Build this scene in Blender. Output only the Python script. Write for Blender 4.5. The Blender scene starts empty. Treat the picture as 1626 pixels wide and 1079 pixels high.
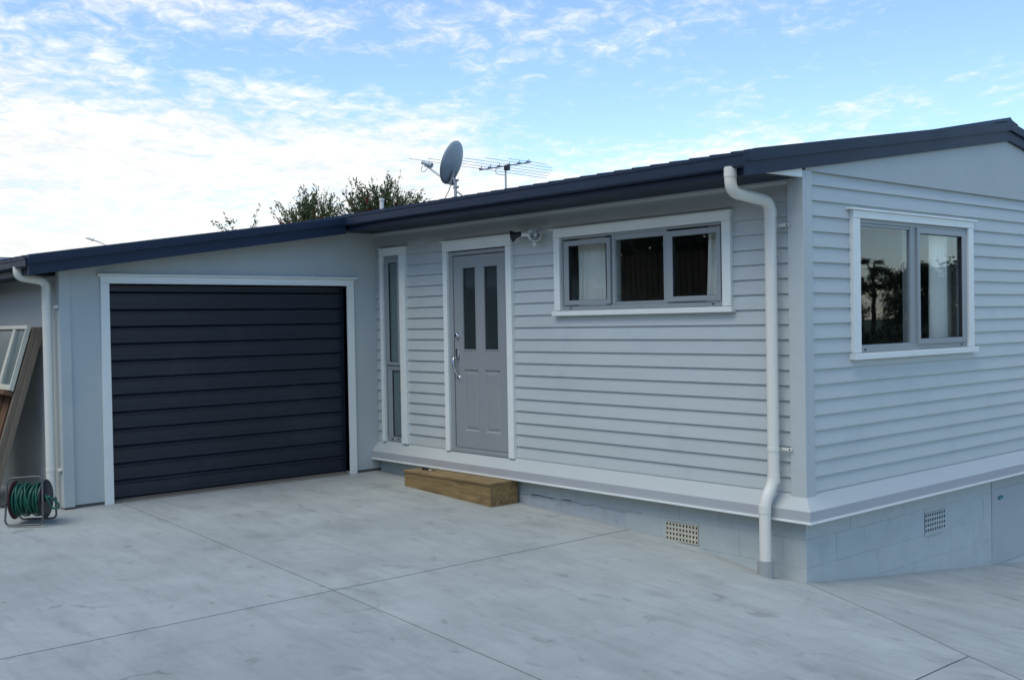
import bpy, bmesh, math, random
from mathutils import Vector, Matrix, noise as mnoise
random.seed(7)
SC = bpy.context.scene
COL = SC.collection
R = math.radians
# ------------------------------------------------------------------ camera
YAW, PIT, ROL = R(48.9076), R(-0.9536), R(-1.0153)
fw = Vector((-math.sin(YAW)*math.cos(PIT), math.cos(YAW)*math.cos(PIT), math.sin(PIT)))
r0 = Vector((math.cos(YAW), math.sin(YAW), 0)); u0 = r0.cross(fw)
rt = r0*math.cos(ROL)+u0*math.sin(ROL); up = rt.cross(fw)
cam = bpy.data.cameras.new('camera'); cam.sensor_width = 36; cam.lens = 1696.85/1626*36
cam.clip_start = .05; cam.clip_end = 3000
co = bpy.data.objects.new('camera', cam); COL.objects.link(co)
CAMP = Vector((4.4784, -6.7276, 1.2883))
M = Matrix((rt, up, -fw)).transposed().to_4x4(); M.translation = CAMP
co.matrix_world = M
SC.camera = co
# ------------------------------------------------------------------ sky, sun, exposure
SUN_EL, SUN_DIR = R(60), Vector((.10, -.995))      # high, veiled by cloud
W = bpy.data.worlds.new('World'); SC.world = W; W.use_nodes = True
wt = W.node_tree; wt.nodes.clear()
def build_sky():
    N = wt.nodes.new; Lk = wt.links.new
    def math_(op, a, b=None, c=None, clamp=False):
        n = N('ShaderNodeMath'); n.operation = op; n.use_clamp = clamp
        for i, v in enumerate((a, b, c)):
            if v is None: continue
            if isinstance(v, (int, float)): n.inputs[i].default_value = v
            else: Lk(v, n.inputs[i])
        return n.outputs[0]
    def smooth(v, a, b, lo=0., hi=1.):
        n = N('ShaderNodeMapRange'); n.interpolation_type = 'SMOOTHSTEP'
        Lk(v, n.inputs[0])
        for i, x in zip((1, 2, 3, 4), (a, b, lo, hi)): n.inputs[i].default_value = x
        return n.outputs[0]
    def noise(vec, scale, detail, rough=.55, dist=0.):
        n = N('ShaderNodeTexNoise'); Lk(vec, n.inputs['Vector'])
        n.inputs['Scale'].default_value = scale; n.inputs['Detail'].default_value = detail
        n.inputs['Roughness'].default_value = rough; n.inputs['Distortion'].default_value = dist
        return n.outputs['Fac']
    out = N('ShaderNodeOutputWorld'); bg = N('ShaderNodeBackground'); bg.inputs['Strength'].default_value = .15
    sky = N('ShaderNodeTexSky'); sky.sky_type = 'NISHITA'; sky.sun_disc = False
    sky.sun_elevation = SUN_EL; sky.sun_rotation = math.atan2(SUN_DIR.x, SUN_DIR.y)
    sky.air_density = 1.0; sky.dust_density = .05; sky.ozone_density = 2.5; sky.altitude = 50
    tc = N('ShaderNodeTexCoord'); sep = N('ShaderNodeSeparateXYZ'); Lk(tc.outputs['Generated'], sep.inputs[0])
    x, y, z = sep.outputs
    zz = math_('ADD', math_('MAXIMUM', z, 0.), .11)
    # cloud deck: the direction is carried onto a high plane, axes turned along the streaks
    a = math_('DIVIDE', math_('ADD', math_('MULTIPLY', x, r0.x), math_('MULTIPLY', y, r0.y)), zz)
    b = math_('DIVIDE', math_('SUBTRACT', math_('MULTIPLY', y, r0.x), math_('MULTIPLY', x, r0.y)), zz)
    cmb = N('ShaderNodeCombineXYZ'); Lk(a, cmb.inputs[0]); Lk(b, cmb.inputs[1])
    mp = N('ShaderNodeMapping'); Lk(cmb.outputs[0], mp.inputs[0])
    mp.inputs['Rotation'].default_value = (0, 0, R(14)); mp.inputs['Scale'].default_value = (1.0, .8, 1)
    mp.inputs['Location'].default_value = (1.3, .4, 0)
    P = mp.outputs[0]
    big = noise(P, .95, 3, .5, .25)
    mid = noise(P, 3.1, 5, .6, .3)
    fine = noise(P, 13., 7, .66, .5)
    right = math_('ADD', math_('MULTIPLY', x, r0.x), math_('MULTIPLY', y, r0.y))
    # a broad bank of altocumulus, thick low down and thinning upward
    bank = smooth(math_('SUBTRACT', math_('SUBTRACT', .190, z), math_('MULTIPLY', right, .17)), -.035, .085)
    cov = math_('ADD', math_('MULTIPLY', math_('SUBTRACT', big, .5), 1.5), math_('MULTIPLY', math_('SUBTRACT', mid, .5), 1.2))
    cov = math_('ADD', cov, math_('MULTIPLY', math_('SUBTRACT', fine, .5), 1.3))
    lev = math_('ADD', z, math_('MULTIPLY', right, .15))
    street = math_('MULTIPLY', smooth(lev, .195, .235), smooth(lev, .31, .255))      # a second, rippled band above the bank
    cov = math_('ADD', cov, math_('ADD', math_('MULTIPLY', bank, .80), math_('MULTIPLY', math_('MULTIPLY', street, smooth(right, .30, -.12)), .46)))
    dens = smooth(cov, .10, .84)
    shade = smooth(math_('ADD', math_('MULTIPLY', mid, .5), math_('MULTIPLY', fine, .5)), .32, .66, .84, 1.05)
    ccol = N('ShaderNodeMix'); ccol.data_type = 'RGBA'; ccol.blend_type = 'MULTIPLY'; ccol.inputs[0].default_value = 1
    ccol.inputs[6].default_value = (4.95, 5.0, 4.9, 1)
    cc = N('ShaderNodeCombineXYZ')
    for i in range(3): Lk(shade, cc.inputs[i])
    Lk(cc.outputs[0], ccol.inputs[7])
    clear = N('ShaderNodeVectorMath'); clear.operation = 'MULTIPLY'; Lk(sky.outputs[0], clear.inputs[0]); clear.inputs[1].default_value = (.94, .985, 1.05)
    mix = N('ShaderNodeMix'); mix.data_type = 'RGBA'
    Lk(math_('MULTIPLY', dens, .97), mix.inputs[0]); Lk(clear.outputs[0], mix.inputs[6]); Lk(ccol.outputs[2], mix.inputs[7])
    Lk(mix.outputs[2], bg.inputs['Color']); Lk(bg.outputs[0], out.inputs[0])
build_sky()
sun = bpy.data.lights.new('sun', 'SUN'); sun.energy = 1.5; sun.angle = R(45); sun.color = (1, .935, .78)
so = bpy.data.objects.new('sun', sun); COL.objects.link(so)
sd = Vector((SUN_DIR.x*math.cos(SUN_EL), SUN_DIR.y*math.cos(SUN_EL), math.sin(SUN_EL)))
so.rotation_euler = sd.to_track_quat('Z', 'Y').to_euler()
VS = SC.view_settings
VS.view_transform = 'Standard'; VS.look = 'None'; VS.gamma = 1; VS.use_curve_mapping = False
VS.exposure = 0.52
SC.render.engine = 'CYCLES'
SC.cycles.max_bounces = 10; SC.cycles.transparent_max_bounces = 16

# ------------------------------------------------------------------ materials
MAT = {}
def mat(name, col, rough=.6, metal=0., var=.06, scale=6., bump=.0, bscale=60., objvar=0., dirt=None, spec=.5, stretch=(1, 1, 1)):
    m = bpy.data.materials.new(name); m.use_nodes = True; MAT[name] = m
    t = m.node_tree; b = t.nodes['Principled BSDF']
    b.inputs['Roughness'].default_value = rough; b.inputs['Metallic'].default_value = metal
    b.inputs['Specular IOR Level'].default_value = spec
    tc = t.nodes.new('ShaderNodeTexCoord'); mp = t.nodes.new('ShaderNodeMapping')
    t.links.new(tc.outputs['Object'], mp.inputs[0]); mp.inputs['Scale'].default_value = stretch
    n = t.nodes.new('ShaderNodeTexNoise'); t.links.new(mp.outputs[0], n.inputs['Vector'])
    n.inputs['Scale'].default_value = scale; n.inputs['Detail'].default_value = 6; n.inputs['Roughness'].default_value = .6
    mr = t.nodes.new('ShaderNodeMapRange'); t.links.new(n.outputs['Fac'], mr.inputs[0])
    mr.inputs[1].default_value = .25; mr.inputs[2].default_value = .75
    mr.inputs[3].default_value = 1-var; mr.inputs[4].default_value = 1+var
    val = mr.outputs[0]
    if objvar:
        oi = t.nodes.new('ShaderNodeObjectInfo'); m2 = t.nodes.new('ShaderNodeMapRange')
        t.links.new(oi.outputs['Random'], m2.inputs[0]); m2.inputs[3].default_value = 1-objvar; m2.inputs[4].default_value = 1+objvar
        mm = t.nodes.new('ShaderNodeMath'); mm.operation = 'MULTIPLY'
        t.links.new(val, mm.inputs[0]); t.links.new(m2.outputs[0], mm.inputs[1]); val = mm.outputs[0]
    vm = t.nodes.new('ShaderNodeVectorMath'); vm.operation = 'SCALE'; vm.inputs[0].default_value = col[:3]
    t.links.new(val, vm.inputs['Scale'])
    last = vm.outputs[0]
    if dirt:
        dcol, amt, ds = dirt
        dn = t.nodes.new('ShaderNodeTexNoise'); t.links.new(tc.outputs['Object'], dn.inputs['Vector'])
        dn.inputs['Scale'].default_value = ds; dn.inputs['Detail'].default_value = 8; dn.inputs['Roughness'].default_value = .7
        dr = t.nodes.new('ShaderNodeMapRange'); dr.interpolation_type = 'SMOOTHSTEP'
        t.links.new(dn.outputs['Fac'], dr.inputs[0]); dr.inputs[1].default_value = .5; dr.inputs[2].default_value = .72
        dr.inputs[4].default_value = amt
        mx = t.nodes.new('ShaderNodeMix'); mx.data_type = 'RGBA'
        t.links.new(dr.outputs[0], mx.inputs[0]); t.links.new(last, mx.inputs[6]); mx.inputs[7].default_value = (*dcol, 1)
        last = mx.outputs[2]
    t.links.new(last, b.inputs['Base Color'])
    rr = t.nodes.new('ShaderNodeMapRange'); t.links.new(n.outputs['Fac'], rr.inputs[0])
    rr.inputs[3].default_value = max(.03, rough-.08); rr.inputs[4].default_value = min(1, rough+.08)
    t.links.new(rr.outputs[0], b.inputs['Roughness'])
    if bump:
        bn = t.nodes.new('ShaderNodeTexNoise'); t.links.new(mp.outputs[0], bn.inputs['Vector'])
        bn.inputs['Scale'].default_value = bscale; bn.inputs['Detail'].default_value = 5
        bp = t.nodes.new('ShaderNodeBump'); bp.inputs['Strength'].default_value = bump; bp.inputs['Distance'].default_value = .01
        t.links.new(bn.outputs['Fac'], bp.inputs['Height']); t.links.new(bp.outputs[0], b.inputs['Normal'])
    return m
mat('board_paint', (.475, .52, .505), .45, var=.035, scale=3, bump=.05, bscale=30, objvar=.022, dirt=((.30, .36, .41), .22, 2.2), stretch=(.4, .4, 3))
mat('sheet_paint', (.445, .49, .475), .6, var=.04, scale=2, bump=.06, bscale=90, dirt=((.31, .37, .42), .25, 1.6))
mat('block_paint', (.455, .505, .49), .6, var=.06, scale=5, bump=.35, bscale=70, objvar=.012, dirt=((.30, .33, .34), .35, 3))
mat('rough_block', (.42, .46, .48), .85, var=.14, scale=9, bump=.7, bscale=40, dirt=((.33, .35, .35), .7, 6))
mat('mortar', (.445, .495, .48), .8, var=.08, scale=20, bump=.4, bscale=80)
mat('white_trim', (.76, .80, .75), .4, var=.03, scale=4, dirt=((.58, .63, .63), .22, 3))
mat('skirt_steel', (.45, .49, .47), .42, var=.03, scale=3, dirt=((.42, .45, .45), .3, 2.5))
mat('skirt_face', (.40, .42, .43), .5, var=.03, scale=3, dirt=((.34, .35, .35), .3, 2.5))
mat('navy_steel', (.013, .026, .052), .5, var=.08, scale=3, dirt=((.024, .038, .062), .35, 2.5), spec=.3)
mat('navy_soffit', (.012, .021, .040), .6, var=.08, scale=3)
mat('door_steel', (.0085, .0145, .026), .4, var=.12, scale=2.2, bump=.03, bscale=20, dirt=((.028, .036, .05), .5, 1.6))
mat('aluminium_grey', (.285, .32, .325), .38, var=.04, scale=6, dirt=((.22, .25, .26), .2, 6))
mat('door_paint', (.285, .31, .308), .4, var=.03, scale=3, bump=.03, bscale=40, dirt=((.24, .265, .275), .25, 2.5))
mat('seal_black', (.012, .013, .014), .6)
mat('pvc_white', (.71, .71, .63), .32, var=.03, scale=4, dirt=((.56, .55, .50), .25, 4))
mat('pvc_grey', (.33, .35, .34), .6, var=.08, scale=8, dirt=((.25, .25, .23), .5, 8))
mat('cream_plastic', (.60, .57, .44), .5, var=.08, scale=12, dirt=((.40, .36, .25), .5, 14))
mat('panel_paint', (.40, .435, .435), .55, var=.04, scale=3, dirt=((.33, .35, .34), .3, 2))
mat('void', (.008, .008, .009), .9)
mat('interior', (.16, .16, .15), .8, var=.05)
mat('chrome', (.62, .64, .66), .22, metal=1, var=.05, scale=20)
mat('galvanised', (.42, .44, .45), .42, metal=.8, var=.15, scale=18)
mat('dull_tube', (.12, .13, .125), .5, metal=.5, var=.15, scale=18)
mat('dish_paint', (.36, .42, .44), .5, var=.05, scale=6, dirt=((.28, .32, .32), .3, 5))
mat('hose_green', (.008, .10, .065), .42, var=.15, scale=20)
mat('black_plastic', (.018, .019, .022), .42, var=.1, scale=20)
mat('rust_flange', (.06, .022, .020), .7, var=.3, scale=20)
mat('weathered_timber', (.20, .165, .12), .8, var=.2, scale=5, bump=.25, bscale=40, objvar=.12, stretch=(6, 6, .5))
mat('brown_timber', (.16, .085, .045), .75, var=.28, scale=5, bump=.25, bscale=40, objvar=.22, stretch=(6, 6, .5))
mat('old_sash_paint', (.60, .60, .50), .6, var=.07, scale=8, bump=.15, bscale=60, dirt=((.38, .35, .27), .4, 9))
mat('bark', (.10, .075, .055), .9, var=.3, scale=10, bump=.5, bscale=30)
mat('red_flower', (.30, .05, .05), .7, var=.3, scale=10)
mat('soil', (.13, .12, .10), .95, var=.3, scale=3, bump=.5, bscale=20)
mat('grass', (.055, .085, .030), .9, var=.35, scale=.6, bump=.5, bscale=8)
mat('brass', (.10, .34, .38), .4, metal=.4, var=.2, scale=30)

def leafmat(name, c1, c2):
    m = bpy.data.materials.new(name); m.use_nodes = True; MAT[name] = m
    t = m.node_tree; b = t.nodes['Principled BSDF']; b.inputs['Roughness'].default_value = .55
    tc = t.nodes.new('ShaderNodeTexCoord'); n = t.nodes.new('ShaderNodeTexNoise'); t.links.new(tc.outputs['Object'], n.inputs['Vector'])
    n.inputs['Scale'].default_value = 5; n.inputs['Detail'].default_value = 4
    mx = t.nodes.new('ShaderNodeMix'); mx.data_type = 'RGBA'; mx.inputs[6].default_value = (*c1, 1); mx.inputs[7].default_value = (*c2, 1)
    mr = t.nodes.new('ShaderNodeMapRange'); mr.inputs[1].default_value = .35; mr.inputs[2].default_value = .65
    t.links.new(n.outputs['Fac'], mr.inputs[0]); t.links.new(mr.outputs[0], mx.inputs[0]); t.links.new(mx.outputs[2], b.inputs['Base Color'])
    tr = t.nodes.new('ShaderNodeBsdfTranslucent'); t.links.new(mx.outputs[2], tr.inputs[0])
    ms = t.nodes.new('ShaderNodeMixShader'); ms.inputs[0].default_value = .25
    t.links.new(b.outputs[0], ms.inputs[1]); t.links.new(tr.outputs[0], ms.inputs[2]); t.links.new(ms.outputs[0], t.nodes['Material Output'].inputs[0])
leafmat('leaf_bottlebrush', (.040, .070, .022), (.095, .125, .040))
leafmat('leaf_dark', (.016, .030, .012), (.035, .055, .020))

def glassmat(name, tint, ior, rough=.0):
    m = bpy.data.materials.new(name); m.use_nodes = True; MAT[name] = m
    t = m.node_tree; t.nodes.clear()
    o = t.nodes.new('ShaderNodeOutputMaterial'); tr = t.nodes.new('ShaderNodeBsdfTransparent'); tr.inputs[0].default_value = (*tint, 1)
    gl = t.nodes.new('ShaderNodeBsdfGlossy'); gl.inputs['Roughness'].default_value = rough; gl.inputs[0].default_value = (.95, .97, 1, 1)
    # Schlick reflectance, the same from both sides of the pane
    ge = t.nodes.new('ShaderNodeNewGeometry'); dt = t.nodes.new('ShaderNodeVectorMath'); dt.operation = 'DOT_PRODUCT'
    t.links.new(ge.outputs['Normal'], dt.inputs[0]); t.links.new(ge.outputs['Incoming'], dt.inputs[1])
    ab = t.nodes.new('ShaderNodeMath'); ab.operation = 'ABSOLUTE'; t.links.new(dt.outputs['Value'], ab.inputs[0])
    om = t.nodes.new('ShaderNodeMath'); om.operation = 'SUBTRACT'; om.inputs[0].default_value = 1; t.links.new(ab.outputs[0], om.inputs[1])
    pw = t.nodes.new('ShaderNodeMath'); pw.operation = 'POWER'; t.links.new(om.outputs[0], pw.inputs[0]); pw.inputs[1].default_value = 5
    fr = t.nodes.new('ShaderNodeMath'); fr.operation = 'MULTIPLY_ADD'; t.links.new(pw.outputs[0], fr.inputs[0]); fr.inputs[1].default_value = 1-ior; fr.inputs[2].default_value = ior
    nz = t.nodes.new('ShaderNodeTexNoise'); nz.inputs['Scale'].default_value = 1.2; nz.inputs['Detail'].default_value = 1
    tc = t.nodes.new('ShaderNodeTexCoord'); t.links.new(tc.outputs['Object'], nz.inputs['Vector'])
    bp = t.nodes.new('ShaderNodeBump'); bp.inputs['Strength'].default_value = .05; bp.inputs['Distance'].default_value = .02
    t.links.new(nz.outputs['Fac'], bp.inputs['Height']); t.links.new(bp.outputs[0], gl.inputs['Normal'])
    ms = t.nodes.new('ShaderNodeMixShader'); t.links.new(fr.outputs[0], ms.inputs[0])
    t.links.new(tr.outputs[0], ms.inputs[1]); t.links.new(gl.outputs[0], ms.inputs[2]); t.links.new(ms.outputs[0], o.inputs[0])
glassmat('window_glass', (.965, .985, .98), .040)
glassmat('tinted_glass', (.50, .56, .57), .05)
def obscure():
    m = mat('obscure_glass', (.115, .165, .165), .28, var=.05, scale=3)
    m.node_tree.nodes['Principled BSDF'].inputs['Specular IOR Level'].default_value = .8
obscure()
mat('door_glass', (.030, .042, .042), .12, var=.05, scale=3)
def curtainmat():
    m = bpy.data.materials.new('curtain_cloth'); m.use_nodes = True; MAT['curtain_cloth'] = m
    t = m.node_tree; b = t.nodes['Principled BSDF']; b.inputs['Base Color'].default_value = (.93, .92, .84, 1); b.inputs['Roughness'].default_value = .9
    tr = t.nodes.new('ShaderNodeBsdfTranslucent'); tr.inputs[0].default_value = (.80, .80, .72, 1)
    ms = t.nodes.new('ShaderNodeMixShader'); ms.inputs[0].default_value = .2
    t.links.new(b.outputs[0], ms.inputs[1]); t.links.new(tr.outputs[0], ms.inputs[2]); t.links.new(ms.outputs[0], t.nodes['Material Output'].inputs[0])
curtainmat()
mat('lining', (.62, .68, .66), .8, var=.03)

def concrete():
    m = bpy.data.materials.new('concrete'); m.use_nodes = True; MAT['concrete'] = m
    t = m.node_tree; N = t.nodes.new; L = t.links.new; b = t.nodes['Principled BSDF']
    tc = N('ShaderNodeTexCoord'); geo = N('ShaderNodeNewGeometry')
    P = geo.outputs['Position']
    def noise(scale, detail=6, rough=.6, dist=0., stretch=None, rot=0):
        v = P
        if stretch:
            mp = N('ShaderNodeMapping'); L(P, mp.inputs[0]); mp.inputs['Scale'].default_value = stretch; mp.inputs['Rotation'].default_value = (0, 0, rot); v = mp.outputs[0]
        n = N('ShaderNodeTexNoise'); L(v, n.inputs['Vector']); n.inputs['Scale'].default_value = scale; n.inputs['Detail'].default_value = detail
        n.inputs['Roughness'].default_value = rough; n.inputs['Distortion'].default_value = dist
        return n.outputs['Fac']
    def mr(v, a, b_, lo, hi, s=True):
        n = N('ShaderNodeMapRange'); n.interpolation_type = 'SMOOTHSTEP' if s else 'LINEAR'
        L(v, n.inputs[0])
        for i, x in zip((1, 2, 3, 4), (a, b_, lo, hi)): n.inputs[i].default_value = x
        return n.outputs[0]
    def mul(a, b_):
        n = N('ShaderNodeMath'); n.operation = 'MULTIPLY'; L(a, n.inputs[0]); L(b_, n.inputs[1]); return n.outputs[0]
    big = mr(noise(.55, 5, .6, .6), .3, .7, .94, 1.05)
    mott = mr(noise(1.9, 6, .58, .5), .28, .74, .92, 1.06)
    # trowel and tyre marks in two directions, sweeping
    sw1 = mr(noise(1.5, 6, .6, .9, (1.0, 5.0, 1), R(24)), .42, .72, 1.01, .90)
    sw2 = mr(noise(1.2, 6, .6, .8, (5.0, .8, 1), R(-18)), .5, .74, 1.0, .94)
    sw3 = mr(noise(1.9, 3, .5, .7, (1.0, 2.6, 1), R(28)), .56, .74, 1.0, .89)
    blot = mr(noise(1.5, 4, .55, .6, (1.0, 1.7, 1), R(50)), .55, .74, 1.0, .90)
    smud = mr(noise(4.4, 3, .5, .5, (1.0, 1.6, 1), R(20)), .62, .75, 1.0, .76)
    blot = mul(blot, smud)
    paler = mr(noise(1.3, 5, .6, .8, (1.0, 2.4, 1), R(38)), .50, .76, 1.0, 1.04)  # sparse, slightly paler patches of the concrete itself
    fine = mr(noise(90, 4, .7), .25, .75, .93, 1.06)
    v = mul(mul(mul(big, mott), mul(sw1, sw2)), mul(mul(sw3, blot), mul(fine, paler)))
    # crescent scuffs
    vo = N('ShaderNodeTexVoronoi'); vo.feature = 'F1'; vo.inputs['Scale'].default_value = .95; L(P, vo.inputs['Vector'])
    wob = N('ShaderNodeMath'); wob.operation = 'ADD'; L(vo.outputs['Distance'], wob.inputs[0]); L(mr(noise(1.6, 4), .2, .8, -.16, .16, False), wob.inputs[1])
    ring = N('ShaderNodeMath'); ring.operation = 'ABSOLUTE'
    sb = N('ShaderNodeMath'); sb.operation = 'SUBTRACT'; L(wob.outputs[0], sb.inputs[0]); sb.inputs[1].default_value = .30; L(sb.outputs[0], ring.inputs[0])
    rmask = mul(mr(ring.outputs[0], .0, .022, 1, 0), mr(noise(1.7, 3), .52, .62, 0, 1))
    v = mul(v, mr(rmask, 0, 1, 1.0, .74, False))
    oi = N('ShaderNodeObjectInfo'); v = mul(v, mr(oi.outputs['Random'], 0, 1, .96, 1.04, False))      # each pour cures a little differently
    spk = N('ShaderNodeTexVoronoi'); spk.inputs['Scale'].default_value = 2.3; L(P, spk.inputs['Vector'])
    v = mul(v, mul(mr(spk.outputs['Distance'], .012, .03, .55, 1.0), mr(noise(9, 4, .6), .62, .74, 1.0, .93)))      # drips and grit
    vm = N('ShaderNodeVectorMath'); vm.operation = 'SCALE'; vm.inputs[0].default_value = (.355, .384, .364); L(v, vm.inputs['Scale'])
    L(vm.outputs[0], b.inputs['Base Color'])
    L(mr(noise(2.0), .3, .7, .62, .82), b.inputs['Roughness'])
    b.inputs['Specular IOR Level'].default_value = .35
    bp = N('ShaderNodeBump'); bp.inputs['Strength'].default_value = .22; bp.inputs['Distance'].default_value = .004
    L(noise(55, 5, .65, .4, (1, 2.2, 1), R(24)), bp.inputs['Height']); L(bp.outputs[0], b.inputs['Normal'])
concrete()
def stepwood():
    m = bpy.data.materials.new('step_timber'); m.use_nodes = True; MAT['step_timber'] = m
    t = m.node_tree; N = t.nodes.new; L = t.links.new; b = t.nodes['Principled BSDF']
    tc = N('ShaderNodeTexCoord'); mp = N('ShaderNodeMapping'); L(tc.outputs['Object'], mp.inputs[0]); mp.inputs['Scale'].default_value = (.7, 6, 6)
    n = N('ShaderNodeTexNoise'); L(mp.outputs[0], n.inputs['Vector']); n.inputs['Scale'].default_value = 4; n.inputs['Detail'].default_value = 7; n.inputs['Distortion'].default_value = 1.2
    n2 = N('ShaderNodeTexNoise'); L(tc.outputs['Object'], n2.inputs['Vector']); n2.inputs['Scale'].default_value = 3.2; n2.inputs['Detail'].default_value = 4
    cr = N('ShaderNodeValToRGB'); L(n.outputs['Fac'], cr.inputs[0])
    cr.color_ramp.elements[0].position = .32; cr.color_ramp.elements[0].color = (.17, .108, .042, 1)
    cr.color_ramp.elements[1].position = .68; cr.color_ramp.elements[1].color = (.315, .215, .092, 1)
    mr = N('ShaderNodeMapRange'); L(n2.outputs['Fac'], mr.inputs[0]); mr.inputs[1].default_value = .3; mr.inputs[2].default_value = .7; mr.inputs[3].default_value = .8; mr.inputs[4].default_value = 1.12
    vm = N('ShaderNodeVectorMath'); vm.operation = 'SCALE'; L(cr.outputs[0], vm.inputs[0]); L(mr.outputs[0], vm.inputs['Scale'])
    L(vm.outputs[0], b.inputs['Base Color']); b.inputs['Roughness'].default_value = .6
    bp = N('ShaderNodeBump'); bp.inputs['Strength'].default_value = .1; bp.inputs['Distance'].default_value = .005; L(n.outputs['Fac'], bp.inputs['Height']); L(bp.outputs[0], b.inputs['Normal'])
stepwood()

# ------------------------------------------------------------------ helpers
class MB:
    """collects shapes, then becomes ONE mesh object"""
    def __init__(s): s.v = []; s.f = []; s.sm = []
    def add(s, vs, fs, smooth=False):
        o = len(s.v); s.v += [tuple(p) for p in vs]
        for f in fs: s.f.append(tuple(o+i for i in f)); s.sm.append(smooth)
        return s
    def box(s, x0, x1, y0, y1, z0, z1):
        x0, x1 = min(x0, x1), max(x0, x1); y0, y1 = min(y0, y1), max(y0, y1); z0, z1 = min(z0, z1), max(z0, z1)
        return s.add([(x0, y0, z0), (x1, y0, z0), (x1, y1, z0), (x0, y1, z0), (x0, y0, z1), (x1, y0, z1), (x1, y1, z1), (x0, y1, z1)],
                     [(0, 3, 2, 1), (4, 5, 6, 7), (0, 1, 5, 4), (1, 2, 6, 5), (2, 3, 7, 6), (3, 0, 4, 7)])
    def prism(s, poly, axis, a, b):
        """poly of 2-D points swept along axis ('x': pts are (y,z); 'y': (x,z); 'z': (x,y))"""
        def P(p, t): return {'x': (t, p[0], p[1]), 'y': (p[0], t, p[1]), 'z': (p[0], p[1], t)}[axis]
        n = len(poly); vs = [P(p, a) for p in poly]+[P(p, b) for p in poly]
        fs = [tuple(range(n))[::-1], tuple(range(n, 2*n))]+[(i, (i+1) % n, n+(i+1) % n, n+i) for i in range(n)]
        return s.add(vs, fs)
    def tube(s, pts, r, n=12, closed=False, caps=True, taper=None):
        pts = [Vector(p) for p in pts]; K = len(pts); rings = []
        prev = None
        for i, p in enumerate(pts):
            if closed: t = (pts[(i+1) % K]-pts[i-1])
            else: t = pts[min(i+1, K-1)]-pts[max(i-1, 0)]
            t.normalize()
            if prev is None:
                a = Vector((0, 0, 1)) if abs(t.z) < .9 else Vector((1, 0, 0)); nrm = (a-t*a.dot(t)).normalized()
            else: nrm = (prev-t*prev.dot(t)).normalized()
            prev = nrm; bi = t.cross(nrm)
            rr = r if taper is None else r*(1+(taper-1)*i/max(1, K-1))
            rings.append([p+(nrm*math.cos(2*math.pi*k/n)+bi*math.sin(2*math.pi*k/n))*rr for k in range(n)])
        vs = [q for g in rings for q in g]; fs = []
        for i in range(K if closed else K-1):
            a, b = i*n, ((i+1) % K)*n
            for k in range(n): fs.append((a+k, a+(k+1) % n, b+(k+1) % n, b+k))
        s.add(vs, fs, True)
        if caps and not closed:
            s.add(rings[0], [tuple(range(n))[::-1]]); s.add(rings[-1], [tuple(range(n))])
        return s
    def cyl(s, a, b, r, n=20, r2=None): return s.tube([a, b], r, n, taper=None if r2 is None else r2/r)
    def lathe(s, c, axis, prof, n=24):
        """prof: list of (distance along axis, radius)"""
        c = Vector(c); ax = Vector(axis).normalized(); a = Vector((0, 0, 1)) if abs(ax.z) < .9 else Vector((1, 0, 0))
        e1 = (a-ax*a.dot(ax)).normalized(); e2 = ax.cross(e1); vs = []; fs = []
        for d, r in prof: vs += [c+ax*d+(e1*math.cos(2*math.pi*k/n)+e2*math.sin(2*math.pi*k/n))*r for k in range(n)]
        for i in range(len(prof)-1):
            for k in range(n): fs.append((i*n+k, i*n+(k+1) % n, (i+1)*n+(k+1) % n, (i+1)*n+k))
        return s.add(vs, fs, True)
    def build(s, name, m, parent=None, bevel=0., recalc=True):
        me = bpy.data.meshes.new(name); me.from_pydata(s.v, [], s.f)
        me.polygons.foreach_set('use_smooth', s.sm)
        me.materials.append(MAT[m])
        if recalc:
            bm = bmesh.new(); bm.from_mesh(me); bmesh.ops.recalc_face_normals(bm, faces=bm.faces); bm.to_mesh(me); bm.free()
        me.update()
        o = bpy.data.objects.new(name, me); COL.objects.link(o)
        if parent: o.parent = parent
        if bevel:
            md = o.modifiers.new('bevel', 'BEVEL'); md.width = bevel; md.segments = 2; md.limit_method = 'ANGLE'
        return o
def fillet(pts, r, seg=6):
    pts = [Vector(p) for p in pts]; out = [pts[0]]
    for i in range(1, len(pts)-1):
        a = (pts[i-1]-pts[i]); b = (pts[i+1]-pts[i]); d = min(r, a.length*.49, b.length*.49)
        p0 = pts[i]+a.normalized()*d; p1 = pts[i]+b.normalized()*d
        for k in range(seg+1):
            t = k/seg; out.append(p0*(1-t)**2+pts[i]*2*t*(1-t)+p1*t*t)
    out.append(pts[-1]); return out
def thing(name, label, cat, group=None, loc=(0, 0, 0)):
    o = bpy.data.objects.new(name, None); COL.objects.link(o); o.location = loc; o['label'] = label; o['category'] = cat
    o.empty_display_size = .1
    if group: o['group'] = group
    return o
def keep(child, parent):          # parent while keeping world coordinates of meshes built at the origin
    child.parent = parent; child.matrix_parent_inverse = Matrix.Translation(-Vector(parent.location)); return child
def piece(mb, name, m, parent, bevel=0., label=None):
    o = mb.build(name, m, None, bevel)
    if parent is not None:
        o.parent = parent
        w = Vector((0, 0, 0)); q = parent
        while q is not None: w += Vector(q.location); q = q.parent
        o.matrix_parent_inverse = Matrix.Translation(-w)
    if label: o['label'] = label
    return o
def part_empty(name, parent):
    o = bpy.data.objects.new(name, None); COL.objects.link(o); o.parent = parent; o.empty_display_size = .1; return o
B = lambda *a: MB().box(*a)

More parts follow.
